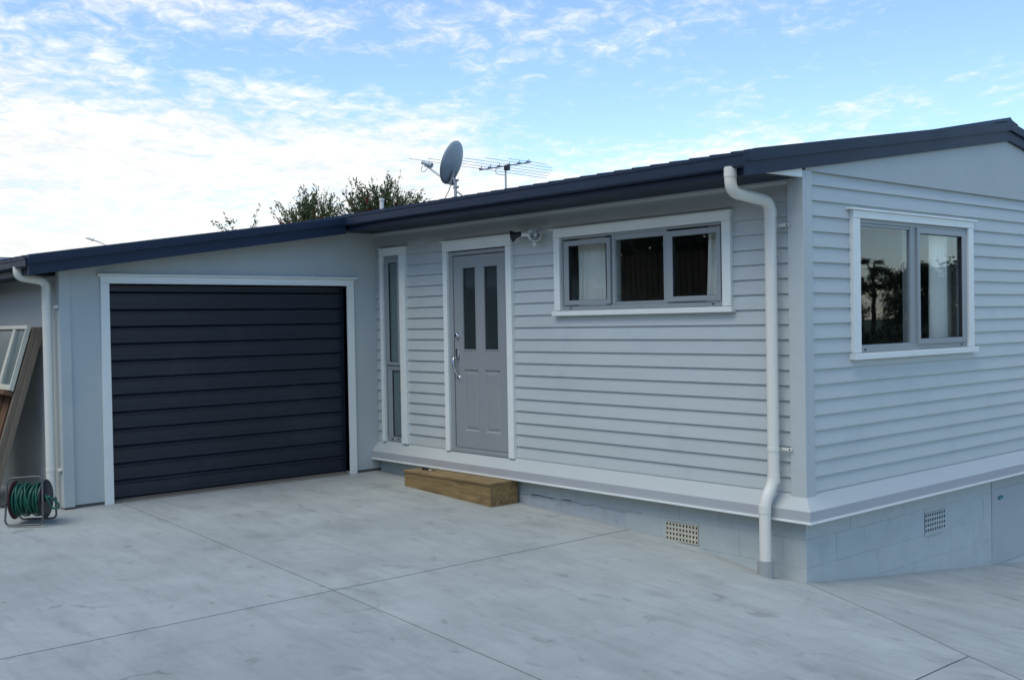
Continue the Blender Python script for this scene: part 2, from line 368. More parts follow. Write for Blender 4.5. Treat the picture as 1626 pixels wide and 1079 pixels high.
# ------------------------------------------------------------------ terrain
def softmin(a, b, k=.05):
    h = max(0., min(1., .5+.5*(b-a)/k)); return b*(1-h)+a*h-k*h*(1-h)
def gz(x, y):
    t = x+5.5
    if t < 0: z1 = -.34-.01*t
    elif t < 7: z1 = -.34-.034*t-.0019*t*t
    else: z1 = -.671-.02*(t-7)
    d = .429*x+.903*y
    z2 = -.660-.13*d if d > 0 else -.660+.65*min(d*d, 1.)
    return max(softmin(z1, z2, .04), -1.9)
def slab(planes, bbox, step=.16):
    bm = bmesh.new(); x0, x1, y0, y1 = bbox
    nx, ny = int((x1-x0)/step)+1, int((y1-y0)/step)+1
    g = [[bm.verts.new((x0+(x1-x0)*i/nx, y0+(y1-y0)*j/ny, 0)) for j in range(ny+1)] for i in range(nx+1)]
    for i in range(nx):
        for j in range(ny): bm.faces.new((g[i][j], g[i+1][j], g[i+1][j+1], g[i][j+1]))
    for (px, py, nx_, ny_) in planes:
        bmesh.ops.bisect_plane(bm, geom=bm.verts[:]+bm.edges[:]+bm.faces[:], plane_co=(px, py, 0), plane_no=(nx_, ny_, 0), clear_outer=True)
    for v in bm.verts: v.co.z = gz(v.co.x, v.co.y)+.0025*mnoise.noise((v.co.x*.9, v.co.y*.9, 3.))
    be = [e for e in bm.edges if e.is_boundary]
    r = bmesh.ops.extrude_edge_only(bm, edges=be)
    for v in r['geom']:
        if isinstance(v, bmesh.types.BMVert): v.co.z -= .055
    bmesh.ops.recalc_face_normals(bm, faces=bm.faces)
    if sum(f.normal.z*f.calc_area() for f in bm.faces) < 0: bmesh.ops.reverse_faces(bm, faces=bm.faces)
    me = bpy.data.meshes.new('concrete_slab'); bm.to_mesh(me); bm.free(); me.materials.append(MAT['concrete'])
    o = bpy.data.objects.new('concrete_slab', me); COL.objects.link(o); o.parent = driveway
    return o
driveway = bpy.data.objects.new('driveway', None); COL.objects.link(driveway); driveway['kind'] = 'structure'
gp = .0058
JA, JB, JD = -2.944, -1.735, 1.575
cn = Vector((.429, .903)).normalized()
cA = (-cn.x*gp, -cn.y*gp, cn.x, cn.y); cB = (cn.x*gp, cn.y*gp, -cn.x, -cn.y)
slab([(JB-gp, 0, 1, 0), (0, JA+gp, 0, -1)], (-7.5, -1, -3.6, .12))
slab([(JB-gp, 0, 1, 0), (0, JA-gp, 0, 1)], (-11, -1, -9.2, -2))
slab([(JB+gp, 0, -1, 0), (0, JA+gp, 0, -1), (JD-gp, 0, 1, 0), cA], (-2, 2, -3.6, 1.2))
slab([(JB+gp, 0, -1, 0), (0, JA-gp, 0, 1), (JD-gp, 0, 1, 0)], (-2, 2, -9.2, -2.5))
slab([(JD+gp, 0, -1, 0), (0, JA+gp, 0, -1), cA], (1.2, 7, -3.6, .5))
slab([(JD+gp, 0, -1, 0), (0, JA-gp, 0, 1), cA], (1.2, 9, -9.2, -2.5), .25)
slab([cB, (-.06, 0, -1, 0)], (-.3, 9, -3.4, 9), .16)
# ground sheet to the horizon
def ground():
    xs = [-900, -400, -150, -60, -30]+[-20+i*1.0 for i in range(41)]+[30, 60, 150, 400, 900]
    vs = []; fs = []; n = len(xs)
    for x in xs:
        for y in xs:
            near = abs(x) < 21 and abs(y) < 21
            z = min(gz(x, y), gz(x+.5, y), gz(x-.5, y), gz(x, y+.5), gz(x, y-.5))-.055 if near else -1.95
            vs.append((x, y, z))
    for i in range(n-1):
        for j in range(n-1): fs.append((i*n+j, (i+1)*n+j, (i+1)*n+j+1, i*n+j+1))
    o = MB().add(vs, fs, True).build('ground', 'grass'); o['kind'] = 'structure'
ground()

# ------------------------------------------------------------------ the house
L = 5.5085; GX = -L; GY = -3.433
XW = -11.2; YB = 6.9
house = thing('house', 'single-storey blue-grey weatherboard house with attached garage, navy roof and white trims', 'house')
PITCH = .113
roof_top = lambda y: 2.43+.156*(y+.736)          # top line of the barge caps
RIDGE = 3.26
def holes_wall(u0, u1, z0, z1, holes, put):
    us = sorted({u0, u1, *[h[0] for h in holes], *[h[1] for h in holes]}); zs = sorted({z0, z1, *[h[2] for h in holes], *[h[3] for h in holes]})
    us = [u for u in us if u0 <= u <= u1]; zs = [z for z in zs if z0 <= z <= z1]
    for a, b in zip(us, us[1:]):
        for c, d in zip(zs, zs[1:]):
            if any(h[0] <= (a+b)/2 <= h[1] and h[2] <= (c+d)/2 <= h[3] for h in holes): continue
            put(a, b, c, d)
FW = (-2.513, -.695, 1.383, 2.042)     # front window opening
FD = (-4.176, -3.261, 0.0, 2.017)      # door opening
SW = (-5.347, -5.030, 0.0, 2.034)      # narrow side window
EW = (.711, 2.472, 1.003, 2.040)       # end wall window
# solid wall behind the cladding
m = MB(); holes_wall(GX, 0, -.02, 2.42, [FW, FD, SW], lambda a, b, c, d: m.box(a, b, .001, .10, c, d))
piece(m, 'wall', 'interior', house)
m = MB(); holes_wall(.10, YB, -.02, 2.40, [EW], lambda a, b, c, d: m.box(-.10, -.001, a, b, c, d))
piece(m, 'wall', 'interior', house)
m = MB(); m.box(XW, GX, .02, .10, -.4, 2.5); m.box(XW, XW+.1, GY+.1, YB, -.4, 2.3); m.box(XW, 0, YB-.1, YB, -1.2, 2.4)
piece(m, 'wall', 'sheet_paint', house)
m = MB(); m.box(-2.95, -2.85, .101, 3.2, .06, 2.36); m.box(XW+.2, -.101, 3.2, 3.3, .06, 2.36); m.box(-5.508, -5.43, .101, 3.2, .06, 2.36)
piece(m, 'partition', 'interior', house)
piece(B(XW+.1, -.101, .101, YB-.11, -.1, .05), 'floor_slab', 'interior', house)
piece(B(XW+.1, -.101, .101, YB-.11, 2.36, 2.40), 'ceiling', 'interior', house)

def board_profile(lo, hi, t0=.021, t1=.005): return [(0.0, lo+.008), (t0, lo-.004), (t0, lo+.004), (t1, hi+.004), (0, hi+.004)]
def cut(u0, u1, lo, hi, holes):
    segs = [(u0, u1)]
    for h in holes:
        if h[3] > lo+.02 and h[2] < hi-.004:
            ns = []
            for a, b in segs:
                if h[1] <= a or h[0] >= b: ns.append((a, b)); continue
                if h[0] > a: ns.append((a, h[0]))
                if h[1] < b: ns.append((h[1], b))
            segs = ns
    return [s for s in segs if s[1]-s[0] > .01]
def fills(lo, hi, holes):        # what is left of a row above or below an opening that ends inside it
    out = []
    for h in holes:
        if h[3] > lo+.02 and h[2] < hi-.004:
            if h[3] < hi-.006: out.append((h[0], h[1], h[3], hi))
            if h[2] > lo+.006: out.append((h[0], h[1], lo, h[2]))
    return out
def part_profile(lo, hi, rlo, rhi):
    th = lambda z: .021+(.005-.021)*(z-rlo)/(rhi-rlo)
    return [(0, lo-(.004 if lo == rlo else 0)), (th(lo), lo-(.004 if lo == rlo else 0)), (th(hi), hi+(.004 if hi == rhi else 0)), (0, hi+(.004 if hi == rhi else 0))]
tF = [(-2.57, -.63, 1.36, 2.10), (-4.22, -3.20, -.1, 2.10), (-5.385, -4.945, -.1, 2.10)]
tE = [(.63, 2.55, .97, 2.09)]
def cladding():
    rows = [(k*PITCH, (k+1)*PITCH) for k in range(20)]
    for lo, hi in rows+[(2.26, 2.296)]:
        jz = random.uniform(-.0013, .0013) if .05 < lo < 2.2 else 0; lo += jz
        for a, b in cut(GX+.001, -.085, lo, hi, tF):
            piece(MB().prism([(-y, z) for y, z in board_profile(lo, hi)], 'x', a, b), 'weatherboard', 'board_paint', house)
        for a, b, zl, zh in fills(lo, hi, tF):
            piece(MB().prism([(-y, z) for y, z in part_profile(zl, zh, lo, hi)], 'x', a+.0005, b-.0005), 'weatherboard', 'board_paint', house)
    for lo, hi in rows+[(2.26, 2.35)]:
        jz = random.uniform(-.0013, .0013) if .05 < lo < 2.2 else 0; lo += jz
        for a, b, zl, zh in fills(lo, hi, tE):
            piece(MB().prism([(y, z) for y, z in part_profile(zl, zh, lo, hi)], 'y', a+.0005, b-.0005), 'weatherboard', 'board_paint', house)
        for a, b in cut(.072, YB, lo, hi, tE):
            piece(MB().prism([(x, z) for x, z in board_profile(lo, hi)], 'y', a, b), 'weatherboard', 'board_paint', house)
cladding()
# boxed corner, eave moulding, gable sheet
piece(MB().box(-.10, .034, -.036, -.001, -.045, 2.352).box(.001, .034, 0, .082, -.045, 2.352), 'corner_board', 'board_paint', house, .003)
piece(MB().prism([(-.001, 2.262), (-.034, 2.27), (-.042, 2.285), (-.042, 2.299), (-.001, 2.299)], 'x', GX+.002, -.102), 'eave_moulding', 'board_paint', house)
rb = lambda y: roof_top(y) if y <= RIDGE else roof_top(2*RIDGE-y)
piece(MB().prism([(.001, 2.353), (YB, 2.353), (YB, rb(YB)-.06), (RIDGE, rb(RIDGE)-.06), (.001, rb(0)-.06)], 'y', 0, 0) if False else
      MB().add([(x, y, z) for x in (.001, .034) for y, z in [(.001, 2.353), (YB, 2.353), (YB, rb(YB)-.06), (RIDGE, rb(RIDGE)-.06), (.001, rb(0)-.06)]],
               [(0, 1, 2, 3, 4)[::-1], (5, 6, 7, 8, 9), (0, 1, 6, 5), (1, 2, 7, 6), (2, 3, 8, 7), (3, 4, 9, 8), (4, 0, 5, 9)]), 'gable_sheet', 'sheet_paint', house)
# sloping skirt flashing round the floor line
sk = .114
def skirt():
    top = MB()
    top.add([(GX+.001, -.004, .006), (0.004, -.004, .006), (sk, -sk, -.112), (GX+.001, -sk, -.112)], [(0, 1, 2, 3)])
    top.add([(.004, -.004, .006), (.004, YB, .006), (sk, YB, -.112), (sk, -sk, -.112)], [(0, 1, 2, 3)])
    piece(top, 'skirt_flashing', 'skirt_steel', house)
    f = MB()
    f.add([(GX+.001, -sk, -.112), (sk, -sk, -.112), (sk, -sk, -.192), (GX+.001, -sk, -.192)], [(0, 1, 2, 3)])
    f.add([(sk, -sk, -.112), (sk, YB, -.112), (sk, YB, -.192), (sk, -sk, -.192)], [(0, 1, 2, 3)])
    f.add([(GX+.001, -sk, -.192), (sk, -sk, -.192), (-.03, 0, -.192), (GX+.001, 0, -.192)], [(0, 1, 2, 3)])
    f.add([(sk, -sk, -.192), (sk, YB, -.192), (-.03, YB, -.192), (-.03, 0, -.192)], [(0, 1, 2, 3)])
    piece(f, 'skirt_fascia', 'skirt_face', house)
    d = MB().box(GX+.002, sk+.010, -sk-.010, -sk-.001, -.203, -.186).box(sk+.001, sk+.010, -sk, YB, -.203, -.186)
    piece(d, 'drip_edge', 'white_trim', house, .002)
skirt()
# foundation of painted concrete blocks
found = part_empty('foundation_wall', house)
piece(MB().box(GX, -.006, .0045, .2, -1.6, -.19).box(-.2, -.0045, .2, YB, -1.9, -.19), 'mortar_bed', 'mortar', found)
VF = (-1.343, -1.0, -.527, -.373); VE = (1.734, 2.09, -.545, -.378); SD = (2.945, 3.95, -1.02, -.205)
def blocks():
    zs = [-.150, -.345, -.556, -.762, -.968, -1.174, -1.38]
    j = .0008
    for i, (hi, lo) in enumerate(zip(zs, zs[1:])):
        x = -.0 - (.0 if i % 2 else .2)
        edges = [0.0]; q = -.2 if i % 2 else -.4
        while q > GX: edges.append(q); q -= .4
        edges.append(GX)
        if i < 3:
            for a, b in zip(edges[1:], edges):
                rough = (i == 1 and -3.2 < (a+b)/2 < -1.7) or (i == 2 and -2.9 < (a+b)/2 < -2)
                for c, d, zl, zh in ([(a, b, lo, hi)] if not (b > VF[0] and a < VF[1] and lo < VF[3]-.02 and hi > VF[2]+.02) else
                                     [s for s in ((a, min(b, VF[0]), lo, hi), (max(a, VF[1]), b, lo, hi), (max(a, VF[0]), min(b, VF[1]), VF[3], hi), (max(a, VF[0]), min(b, VF[1]), lo, VF[2])) if s[1]-s[0] > .01 and s[3]-s[2] > .01]):
                    o = piece(B(c+j, d-j, random.uniform(0, .0025), .05, zl+j, zh-j), 'block', 'rough_block' if rough else 'block_paint', found, .002)
        edges = [0.0]; q = .4 if i % 2 else .2
        while q < YB: edges.append(q); q += .4
        for a, b in zip(edges, edges[1:]):
            sub = [(a, b, lo, hi)]
            for V in (VE, SD):
                ns = []
                for c, d, zl, zh in sub:
                    if d > V[0] and c < V[1] and zl < V[3]-.005 and zh > V[2]+.005:
                        ns += [s for s in ((c, min(d, V[0]), zl, zh), (max(c, V[1]), d, zl, zh), (max(c, V[0]), min(d, V[1]), V[3], zh), (max(c, V[0]), min(d, V[1]), zl, V[2])) if s[1]-s[0] > .01 and s[3]-s[2] > .01]
                    else: ns.append((c, d, zl, zh))
                sub = ns
            for c, d, zl, zh in sub:
                if c > 4.4: continue
                y0 = .052 if c == 0 else c+j
                piece(B(-.05, -random.uniform(0, .0025), y0, d-j, zl+j, zh-j), 'block', 'block_paint', found, .0012)
blocks()
# a bead of old sealant / exposed crack edge along a joint left of the vent
m = MB()
pts = [(-3.12+i*.06, -.0035, -.345+.006*math.sin(i*1.7)+random.uniform(-.003, .003)) for i in range(26)]
m.tube(pts, .005, 6); piece(m, 'joint_crack', 'rough_block', found)
m = MB().tube([(-3.0+i*.05, -.004, -.338+random.uniform(-.004, .004)) for i in range(12)], .0028, 6); piece(m, 'joint_crack', 'seal_black', found)
def vent(V, plane, m_, nc, nr):
    e = part_empty('air_vent', house); g = MB()
    u0, u1, z0, z1 = V; du = (u1-u0)/nc; dz = (z1-z0)/nr; bw = .0085
    def bx(mb, a, b, c, d, lo, hi):
        if plane == 'y': mb.box(a, b, lo, hi, c, d)
        else: mb.box(-hi, -lo, a, b, c, d)
    for k in range(nc+1):
        c = u0+k*du; bx(g, max(u0, c-bw), min(u1, c+bw), z0, z1, -.003, .0015)
    for k in range(nr+1):
        c = z0+k*dz; bx(g, u0, u1, max(z0, c-bw), min(z1, c+bw), -.0045, .001)
    piece(g, 'grille', m_, e)
    b = MB(); bx(b, u0, u1, z0, z1, .002, .0045); piece(b, 'vent_void', 'void', e)
    s = MB()
    if plane == 'x': s.box(-.01, .012, u0-.01, u1+.01, z0-.02, z0-.001); piece(s, 'vent_sill', 'block_paint', e, .003)
vent(VF, 'y', 'cream_plastic', 10, 4); vent(VE, 'x', 'block_paint', 9, 4)
sd_ = part_empty('subfloor_door', house)
piece(B(-.022, .004, 2.962, 3.94, -1.012, -.212), 'door_panel', 'panel_paint', sd_, .003)
piece(B(-.03, -.024, 2.945, 3.95, -1.03, -.205), 'door_gap', 'seal_black', sd_)
piece(B(.004, .010, 3.06, 3.9, -.332, -.322), 'batten', 'panel_paint', sd_, .002)
piece(MB().cyl((.016, 3.08, -.41), (.016, 3.17, -.405), .006, 10).box(.004, .013, 3.09, 3.16, -.425, -.392).cyl((.012, 3.12, -.40), (.035, 3.12, -.395), .006, 8), 'bolt', 'brass', sd_)

# ---- windows
def rect_frame(mb, plane, a, b, c, d, wl, wr, wb, wt_, lo, hi):
    """frame outer a..b, c..d; widths; depth lo..hi (outward negative)"""
    def bx(p, q, r, s):
        if plane == 'y': mb.box(p, q, lo, hi, r, s)
        else: mb.box(-hi, -lo, p, q, r, s)
    bx(a, a+wl, c, d); bx(b-wr, b, c, d); bx(a+wl, b-wr, d-wt_, d); bx(a+wl, b-wr, c, c+wb)
    return mb
def pbox(plane, a, b, c, d, lo, hi):
    return B(a, b, lo, hi, c, d) if plane == 'y' else B(-hi, -lo, a, b, c, d)
# front window
w = part_empty('window', house); w['label'] = 'long three-light window under the eave'
for q in ((-2.590, -2.514), (-.694, -.612)): piece(B(*q, -.048, -.001, 1.384, 2.041), 'trim', 'white_trim', w, .003)
piece(B(-2.590, -.612, -.050, -.001, 2.042, 2.112), 'trim', 'white_trim', w, .003)
piece(B(-2.64, -.595, -.060, -.001, 2.113, 2.124), 'head_cap', 'white_trim', w, .002)
piece(MB().prism([(-.001, 1.383), (-.068, 1.379), (-.068, 1.337), (-.001, 1.337)], 'x', -2.605, -.592), 'sill', 'white_trim', w, .003)
piece(rect_frame(MB(), 'y', -2.512, -.696, 1.384, 2.041, .020, .018, .040, .020, -.022, .06), 'frame', 'aluminium_grey', w, .002)
for q in ((-1.890, -1.852), (-1.306, -1.268)): piece(B(*q, -.018, .055, 1.425, 2.020), 'mullion', 'aluminium_grey', w, .002)
piece(B(-2.511, -.697, -.012, -.006, 2.028, 2.0405), 'seal', 'seal_black', w)
for a, b in ((-2.470, -1.897), (-1.262, -.716)):
    piece(rect_frame(MB(), 'y', a, b, 1.430, 2.004, .062, .040, .042, .046, -.036, .0), 'sash', 'aluminium_grey', w, .003)
    piece(rect_frame(MB(), 'y', a+.058, b-.036, 1.468, 1.962, .006, .006, .006, .006, -.030, -.004), 'seal', 'seal_black', w)
    piece(pbox('y', a+.063, b-.041, 1.473, 1.957, -.014, -.010), 'pane', 'window_glass', w)
piece(rect_frame(MB(), 'y', -1.851, -1.307, 1.425, 2.020, .004, .004, .022, .044, -.016, .03), 'sash', 'aluminium_grey', w, .002)
piece(pbox('y', -1.846, -1.312, 1.448, 1.975, -.004, .0), 'pane', 'window_glass', w)
for x in (-2.40, -.80): piece(B(x-.013, x+.013, -.0245, -.020, 1.398, 1.408), 'drain_cap', 'seal_black', w)
# narrow window
w = part_empty('window', house); w['label'] = 'tall narrow window beside the front door'
for q in ((-5.400, -5.348), (-5.029, -4.925)): piece(B(*q, -.048, -.001, -.004, 2.034), 'trim', 'white_trim', w, .003)
piece(B(-5.400, -4.925, -.050, -.001, 2.035, 2.112), 'trim', 'white_trim', w, .003)
piece(B(-5.41, -4.91, -.058, -.001, 2.113, 2.123), 'head_cap', 'white_trim', w, .002)
piece(rect_frame(MB(), 'y', -5.346, -5.031, .006, 2.033, .02, .012, .05, .03, -.018, .06), 'frame', 'aluminium_grey', w, .002)
piece(B(-5.325, -5.044, -.016, .05, .795, .838), 'transom', 'aluminium_grey', w, .002)
piece(rect_frame(MB(), 'y', -5.322, -5.046, .842, 2.000, .072, .040, .034, .040, -.032, .0), 'sash', 'aluminium_grey', w, .003)
piece(rect_frame(MB(), 'y', -5.252, -5.084, .874, 1.962, .007, .007, .007, .007, -.026, -.004), 'seal', 'seal_black', w)
piece(pbox('y', -5.245, -5.091, .881, 1.955, -.012, -.008), 'pane', 'obscure_glass', w)
piece(rect_frame(MB(), 'y', -5.320, -5.046, .058, .793, .085, .010, .004, .010, -.012, .03), 'sash', 'aluminium_grey', w, .002)
piece(rect_frame(MB(), 'y', -5.236, -5.056, .063, .783, .007, .013, .006, .006, -.010, .0), 'seal', 'seal_black', w)
piece(pbox('y', -5.228, -5.070, .069, .776, .001, .004), 'pane', 'obscure_glass', w)
for x in (-5.235, -5.13): piece(B(x-.013, x+.013, -.0205, -.017, .024, .040), 'drain_cap', 'seal_black', w)
piece(B(-5.346, -5.03, .11, .14, 0, 2.03), 'blind', 'interior', w)
# end wall window
w = part_empty('window', house); w['label'] = 'large two-light window in the gable end wall'
for q in ((.610, .710), (2.473, 2.566)): piece(B(.001, .048, *q, 1.004, 2.039), 'trim', 'white_trim', w, .003)
piece(B(.001, .050, .610, 2.566, 2.040, 2.100), 'trim', 'white_trim', w, .003)
piece(MB().prism([(.001, 2.122), (.060, 2.114), (.064, 2.101), (.001, 2.101)], 'y', .565, 2.62), 'head_cap', 'white_trim', w, .002)
piece(MB().prism([(.001, 1.003), (.070, .998), (.070, .953), (.001, .953)], 'y', .592, 2.600), 'sill', 'white_trim', w, .003)
piece(rect_frame(MB(), 'x', .712, 2.471, 1.004, 2.039, .028, .022, .050, .030, -.024, .06), 'frame', 'aluminium_grey', w, .002)
piece(B(-.055, .020, 1.515, 1.600, 1.05, 2.010), 'mullion', 'aluminium_grey', w, .002)
piece(B(.008, .013, .713, 2.470, 2.028, 2.0385), 'seal', 'seal_black', w)
piece(rect_frame(MB(), 'x', .741, 1.514, 1.052, 2.008, .010, .004, .010, .022, -.016, .03), 'sash', 'aluminium_grey', w, .002)
piece(pbox('x', .750, 1.511, 1.061, 1.988, -.004, .0), 'pane', 'window_glass', w)
piece(rect_frame(MB(), 'x', 1.601, 2.440, 1.046, 2.008, .040, .070, .044, .046, -.038, .0), 'sash', 'aluminium_grey', w, .003)
piece(rect_frame(MB(), 'x', 1.637, 2.374, 1.086, 1.966, .006, .008, .006, .006, -.032, -.004), 'seal', 'seal_black', w)
piece(pbox('x', 1.642, 2.367, 1.091, 1.961, -.015, -.011), 'pane', 'window_glass', w)
for y in (.80, 2.37): piece(B(.022, .0265, y-.016, y+.016, 1.020, 1.032), 'drain_cap', 'seal_black', w)
# ---- front door
d = part_empty('front_door', house)
for q in ((-4.245, -4.177), (-3.260, -3.180)): piece(B(*q, -.050, -.001, -.015, 2.016), 'trim', 'white_trim', d, .003)
piece(B(-4.245, -3.180, -.052, -.001, 2.017, 2.112), 'trim', 'white_trim', d, .003)
piece(B(-4.275, -3.165, -.060, -.001, 2.113, 2.125), 'head_cap', 'white_trim', d, .002)
piece(MB().box(-4.175, -4.112, -.022, .07, 0, 2.015).box(-3.282, -3.262, -.022, .07, 0, 2.015).box(-4.112, -3.282, -.022, .07, 1.970, 2.015), 'frame', 'door_paint', d, .002)
piece(B(-4.175, -3.262, -.026, -.015, 2.006, 2.0155), 'seal', 'seal_black', d)
piece(B(-4.175, -3.262, -.036, .07, -.012, .028), 'threshold', 'aluminium_grey', d, .003)
piece(B(-4.112, -3.282, .030, .034, .028, 1.970), 'door_gap', 'seal_black', d)
leafx = (-4.104, -3.286); lz = (.034, 1.962)
LF = MB()
hl = [(-3.969, -3.750, 1.012, 1.850), (-3.632, -3.410, 1.012, 1.850), (-3.969, -3.735, .205, .822), (-3.640, -3.400, .205, .822)]
holes_wall(leafx[0], leafx[1], lz[0], lz[1], hl, lambda a, b, c, e_: LF.box(a, b, -.014, .028, c, e_))
piece(LF, 'leaf', 'door_paint', d)
for a, b, c, e_ in hl[:2]:
    piece(rect_frame(MB(), 'y', a, b, c, e_, .012, .012, .012, .012, -.019, -.002), 'glazing_bead', 'door_paint', d, .003)
    piece(pbox('y', a+.012, b-.012, c+.012, e_-.012, .004, .008), 'pane', 'door_glass', d)
for a, b, c, e_ in hl[2:]:
    mm = MB(); y0, y1, y2 = -.0145, -.001, -.009
    def ring(a, b, c, e_, y): return [(a, y, c), (b, y, c), (b, y, e_), (a, y, e_)]
    vs = ring(a, b, c, e_, y0)+ring(a+.016, b-.016, c+.016, e_-.016, y1)+ring(a+.045, b-.045, c+.045, e_-.045, y2)
    fs = [(i, (i+1) % 4, 4+(i+1) % 4, 4+i) for i in range(4)]+[(4+i, 4+(i+1) % 4, 8+(i+1) % 4, 8+i) for i in range(4)]+[(8, 9, 10, 11)]
    piece(mm.add(vs, fs), 'door_panel', 'door_paint', d)
hx = -4.062
piece(MB().lathe((hx+.01, -.014, 1.165), (0, -1, 0), [(0, .030), (.008, .030), (.014, .024), (.028, .022), (.032, .014), (.032, 0)], 20), 'deadlock', 'chrome', d)
piece(MB().lathe((hx+.008, -.014, .985), (0, -1, 0), [(0, .028), (.008, .028), (.012, .024), (.012, 0)], 18).tube(fillet([(hx+.008, -.02, 1.03), (hx+.008, -.022, .94)], .01), .022, 10), 'escutcheon', 'chrome', d)
piece(MB().tube(fillet([(hx-.008, -.016, .955), (hx-.012, -.065, .93), (hx-.004, -.075, .86), (hx+.012, -.055, .79), (hx+.02, -.016, .745)], .05, 5), .0105, 10).lathe((hx+.02, -.013, .735), (0, -1, 0), [(0, .024), (.008, .022), (.012, 0)], 16), 'door_handle', 'chrome', d)
# ---- garage walls, door
gt_ = lambda y: 1.942+.152*(y+3.783)             # top line of the garage barge
m = MB()
GO = (-3.0, -.407, -.45, 1.715)
soff = lambda y: gt_(y)-.168
def gput(a, b, c, d_):
    m.add([(x, y, z) for x in (GX-.09, GX) for y, z in ((a, c), (b, c), (b, d_ if d_ < 1.75 else soff(b)+.01), (a, d_ if d_ < 1.75 else soff(a)+.01))],
          [(0, 1, 2, 3), (4, 5, 6, 7), (0, 1, 5, 4), (1, 2, 6, 5), (2, 3, 7, 6), (3, 0, 4, 7)])
holes_wall(GY, 0, -.312, 1.76, [GO], gput)
piece(m, 'garage_wall', 'sheet_paint', house)
piece(MB().box(XW, GX-.091, GY, GY+.09, -.36, soff(GY)+.01), 'garage_wall', 'sheet_paint', house)
piece(MB().box(GX-.095, GX-.01, GY+.02, -.01, -.5, -.318), 'footing', 'soil', house)
def cpost(a, b, zt0, zt1, x0, x1):
    return MB().add([(x, y, z) for x in (x0, x1) for y, z in ((a, -.325), (b, -.325), (b, zt1), (a, zt0))], [(0, 1, 2, 3), (4, 5, 6, 7), (0, 1, 5, 4), (1, 2, 6, 5), (2, 3, 7, 6), (3, 0, 4, 7)])
piece(cpost(GY-.024, GY+.075, soff(GY)-.004, soff(GY+.075)-.004, GX+.001, GX+.024), 'corner_board', 'sheet_paint', house, .003)
piece(B(GX-.07, GX, GY-.024, GY-.001, -.325, soff(GY)-.01), 'corner_board', 'sheet_paint', house, .003)
gd = part_empty('garage_door', house)
for q in ((-3.082, -3.0), (-.407, -.322)): piece(B(GX-.10, GX+.022, *q, -.349, 1.714), 'trim', 'white_trim', gd, .003)
piece(B(GX-.10, GX+.024, -3.082, -.322, 1.715, 1.782), 'trim', 'white_trim', gd, .003)
piece(MB().prism([(GX+.001, 1.812), (GX+.045, 1.806), (GX+.048, 1.796), (GX+.030, 1.784), (GX+.001, 1.784)], 'y', -3.11, -.285), 'head_cap', 'white_trim', gd, .002)
dl = [1.716, 1.636, 1.468, 1.307, 1.147, .985, .823, .661, .500, .339, .177, .013, -.148, -.318]
GDX = GX-.085
for hi, lo in zip(dl, dl[1:]):
    h = hi-lo
    prof = [(GDX-.004, hi-.001), (GDX+.011, hi-.014), (GDX+.011, hi-.020), (GDX+.003, hi-.036)]
    if h > .12: prof += [(GDX+.003, lo+h*.36), (GDX+.0045, lo+h*.34), (GDX+.0045, lo+h*.30), (GDX+.003, lo+h*.28)]
    prof += [(GDX+.003, lo+.018), (GDX+.001, lo+.009), (GDX-.012, lo+.001)]
    piece(MB().prism(prof+[(GDX-.02, lo+.001), (GDX-.02, hi-.001)], 'y', -2.998, -.409), 'door_slat', 'door_steel', gd)
piece(B(GDX-.02, GDX+.018, -2.998, -.409, -.345, -.319), 'bottom_rail', 'seal_black', gd)
piece(MB().box(GDX-.02, GDX+.024, -.428, -.409, -.34, 1.71), 'guide_rail', 'door_steel', gd)
piece(MB().add([(x, y, z) for y, z in ((-3.0, gz(-5.5, -3)+.006), (-.407, gz(-5.5, -.4)+.006)) for x in (GX-.16, GX+.012)], [(0, 1, 3, 2)]), 'threshold', 'cream_plastic', gd)

# ---- roof
def roof(name, x0, x1, y0, y1, zf, parent):
    prof = []; p = .19; x = x0
    while x < x1-.001:
        for dx, h in ((0, 0), (.125, 0), (.145, .030), (.17, .030)):
            if x+dx <= x1: prof.append((x+dx, h))
        x += p
    prof.append((x1, 0)); n = len(prof)
    vs = [(a, y0, zf(y0)+h) for a, h in prof]+[(a, y1, zf(y1)+h) for a, h in prof]+[(a, y0, zf(y0)-.006) for a, h in prof]
    fs = [(i, i+1, n+i+1, n+i) for i in range(n-1)]+[(2*n+i, 2*n+i+1, i+1, i) for i in range(n-1)]
    return piece(MB().add(vs, fs), name, 'navy_steel', parent)
pan = lambda y: roof_top(y)-.022
rf = roof('roof', XW, .03, -.53, RIDGE, pan, house)
roof('roof_sheet', XW, .03, RIDGE, 7.3, lambda y: pan(2*RIDGE-y), rf)
roof('roof_sheet', XW, -5.27, -3.76, -.53, lambda y: gt_(y)-.02, rf)
piece(MB().prism([(RIDGE-.17, pan(RIDGE-.17)+.031), (RIDGE-.03, pan(RIDGE)+.040), (RIDGE, pan(RIDGE)+.062), (RIDGE+.03, pan(RIDGE)+.040), (RIDGE+.17, pan(RIDGE-.17)+.031), (RIDGE, pan(RIDGE)+.02)], 'x', XW, .075), 'ridge_cap', 'navy_steel', rf)
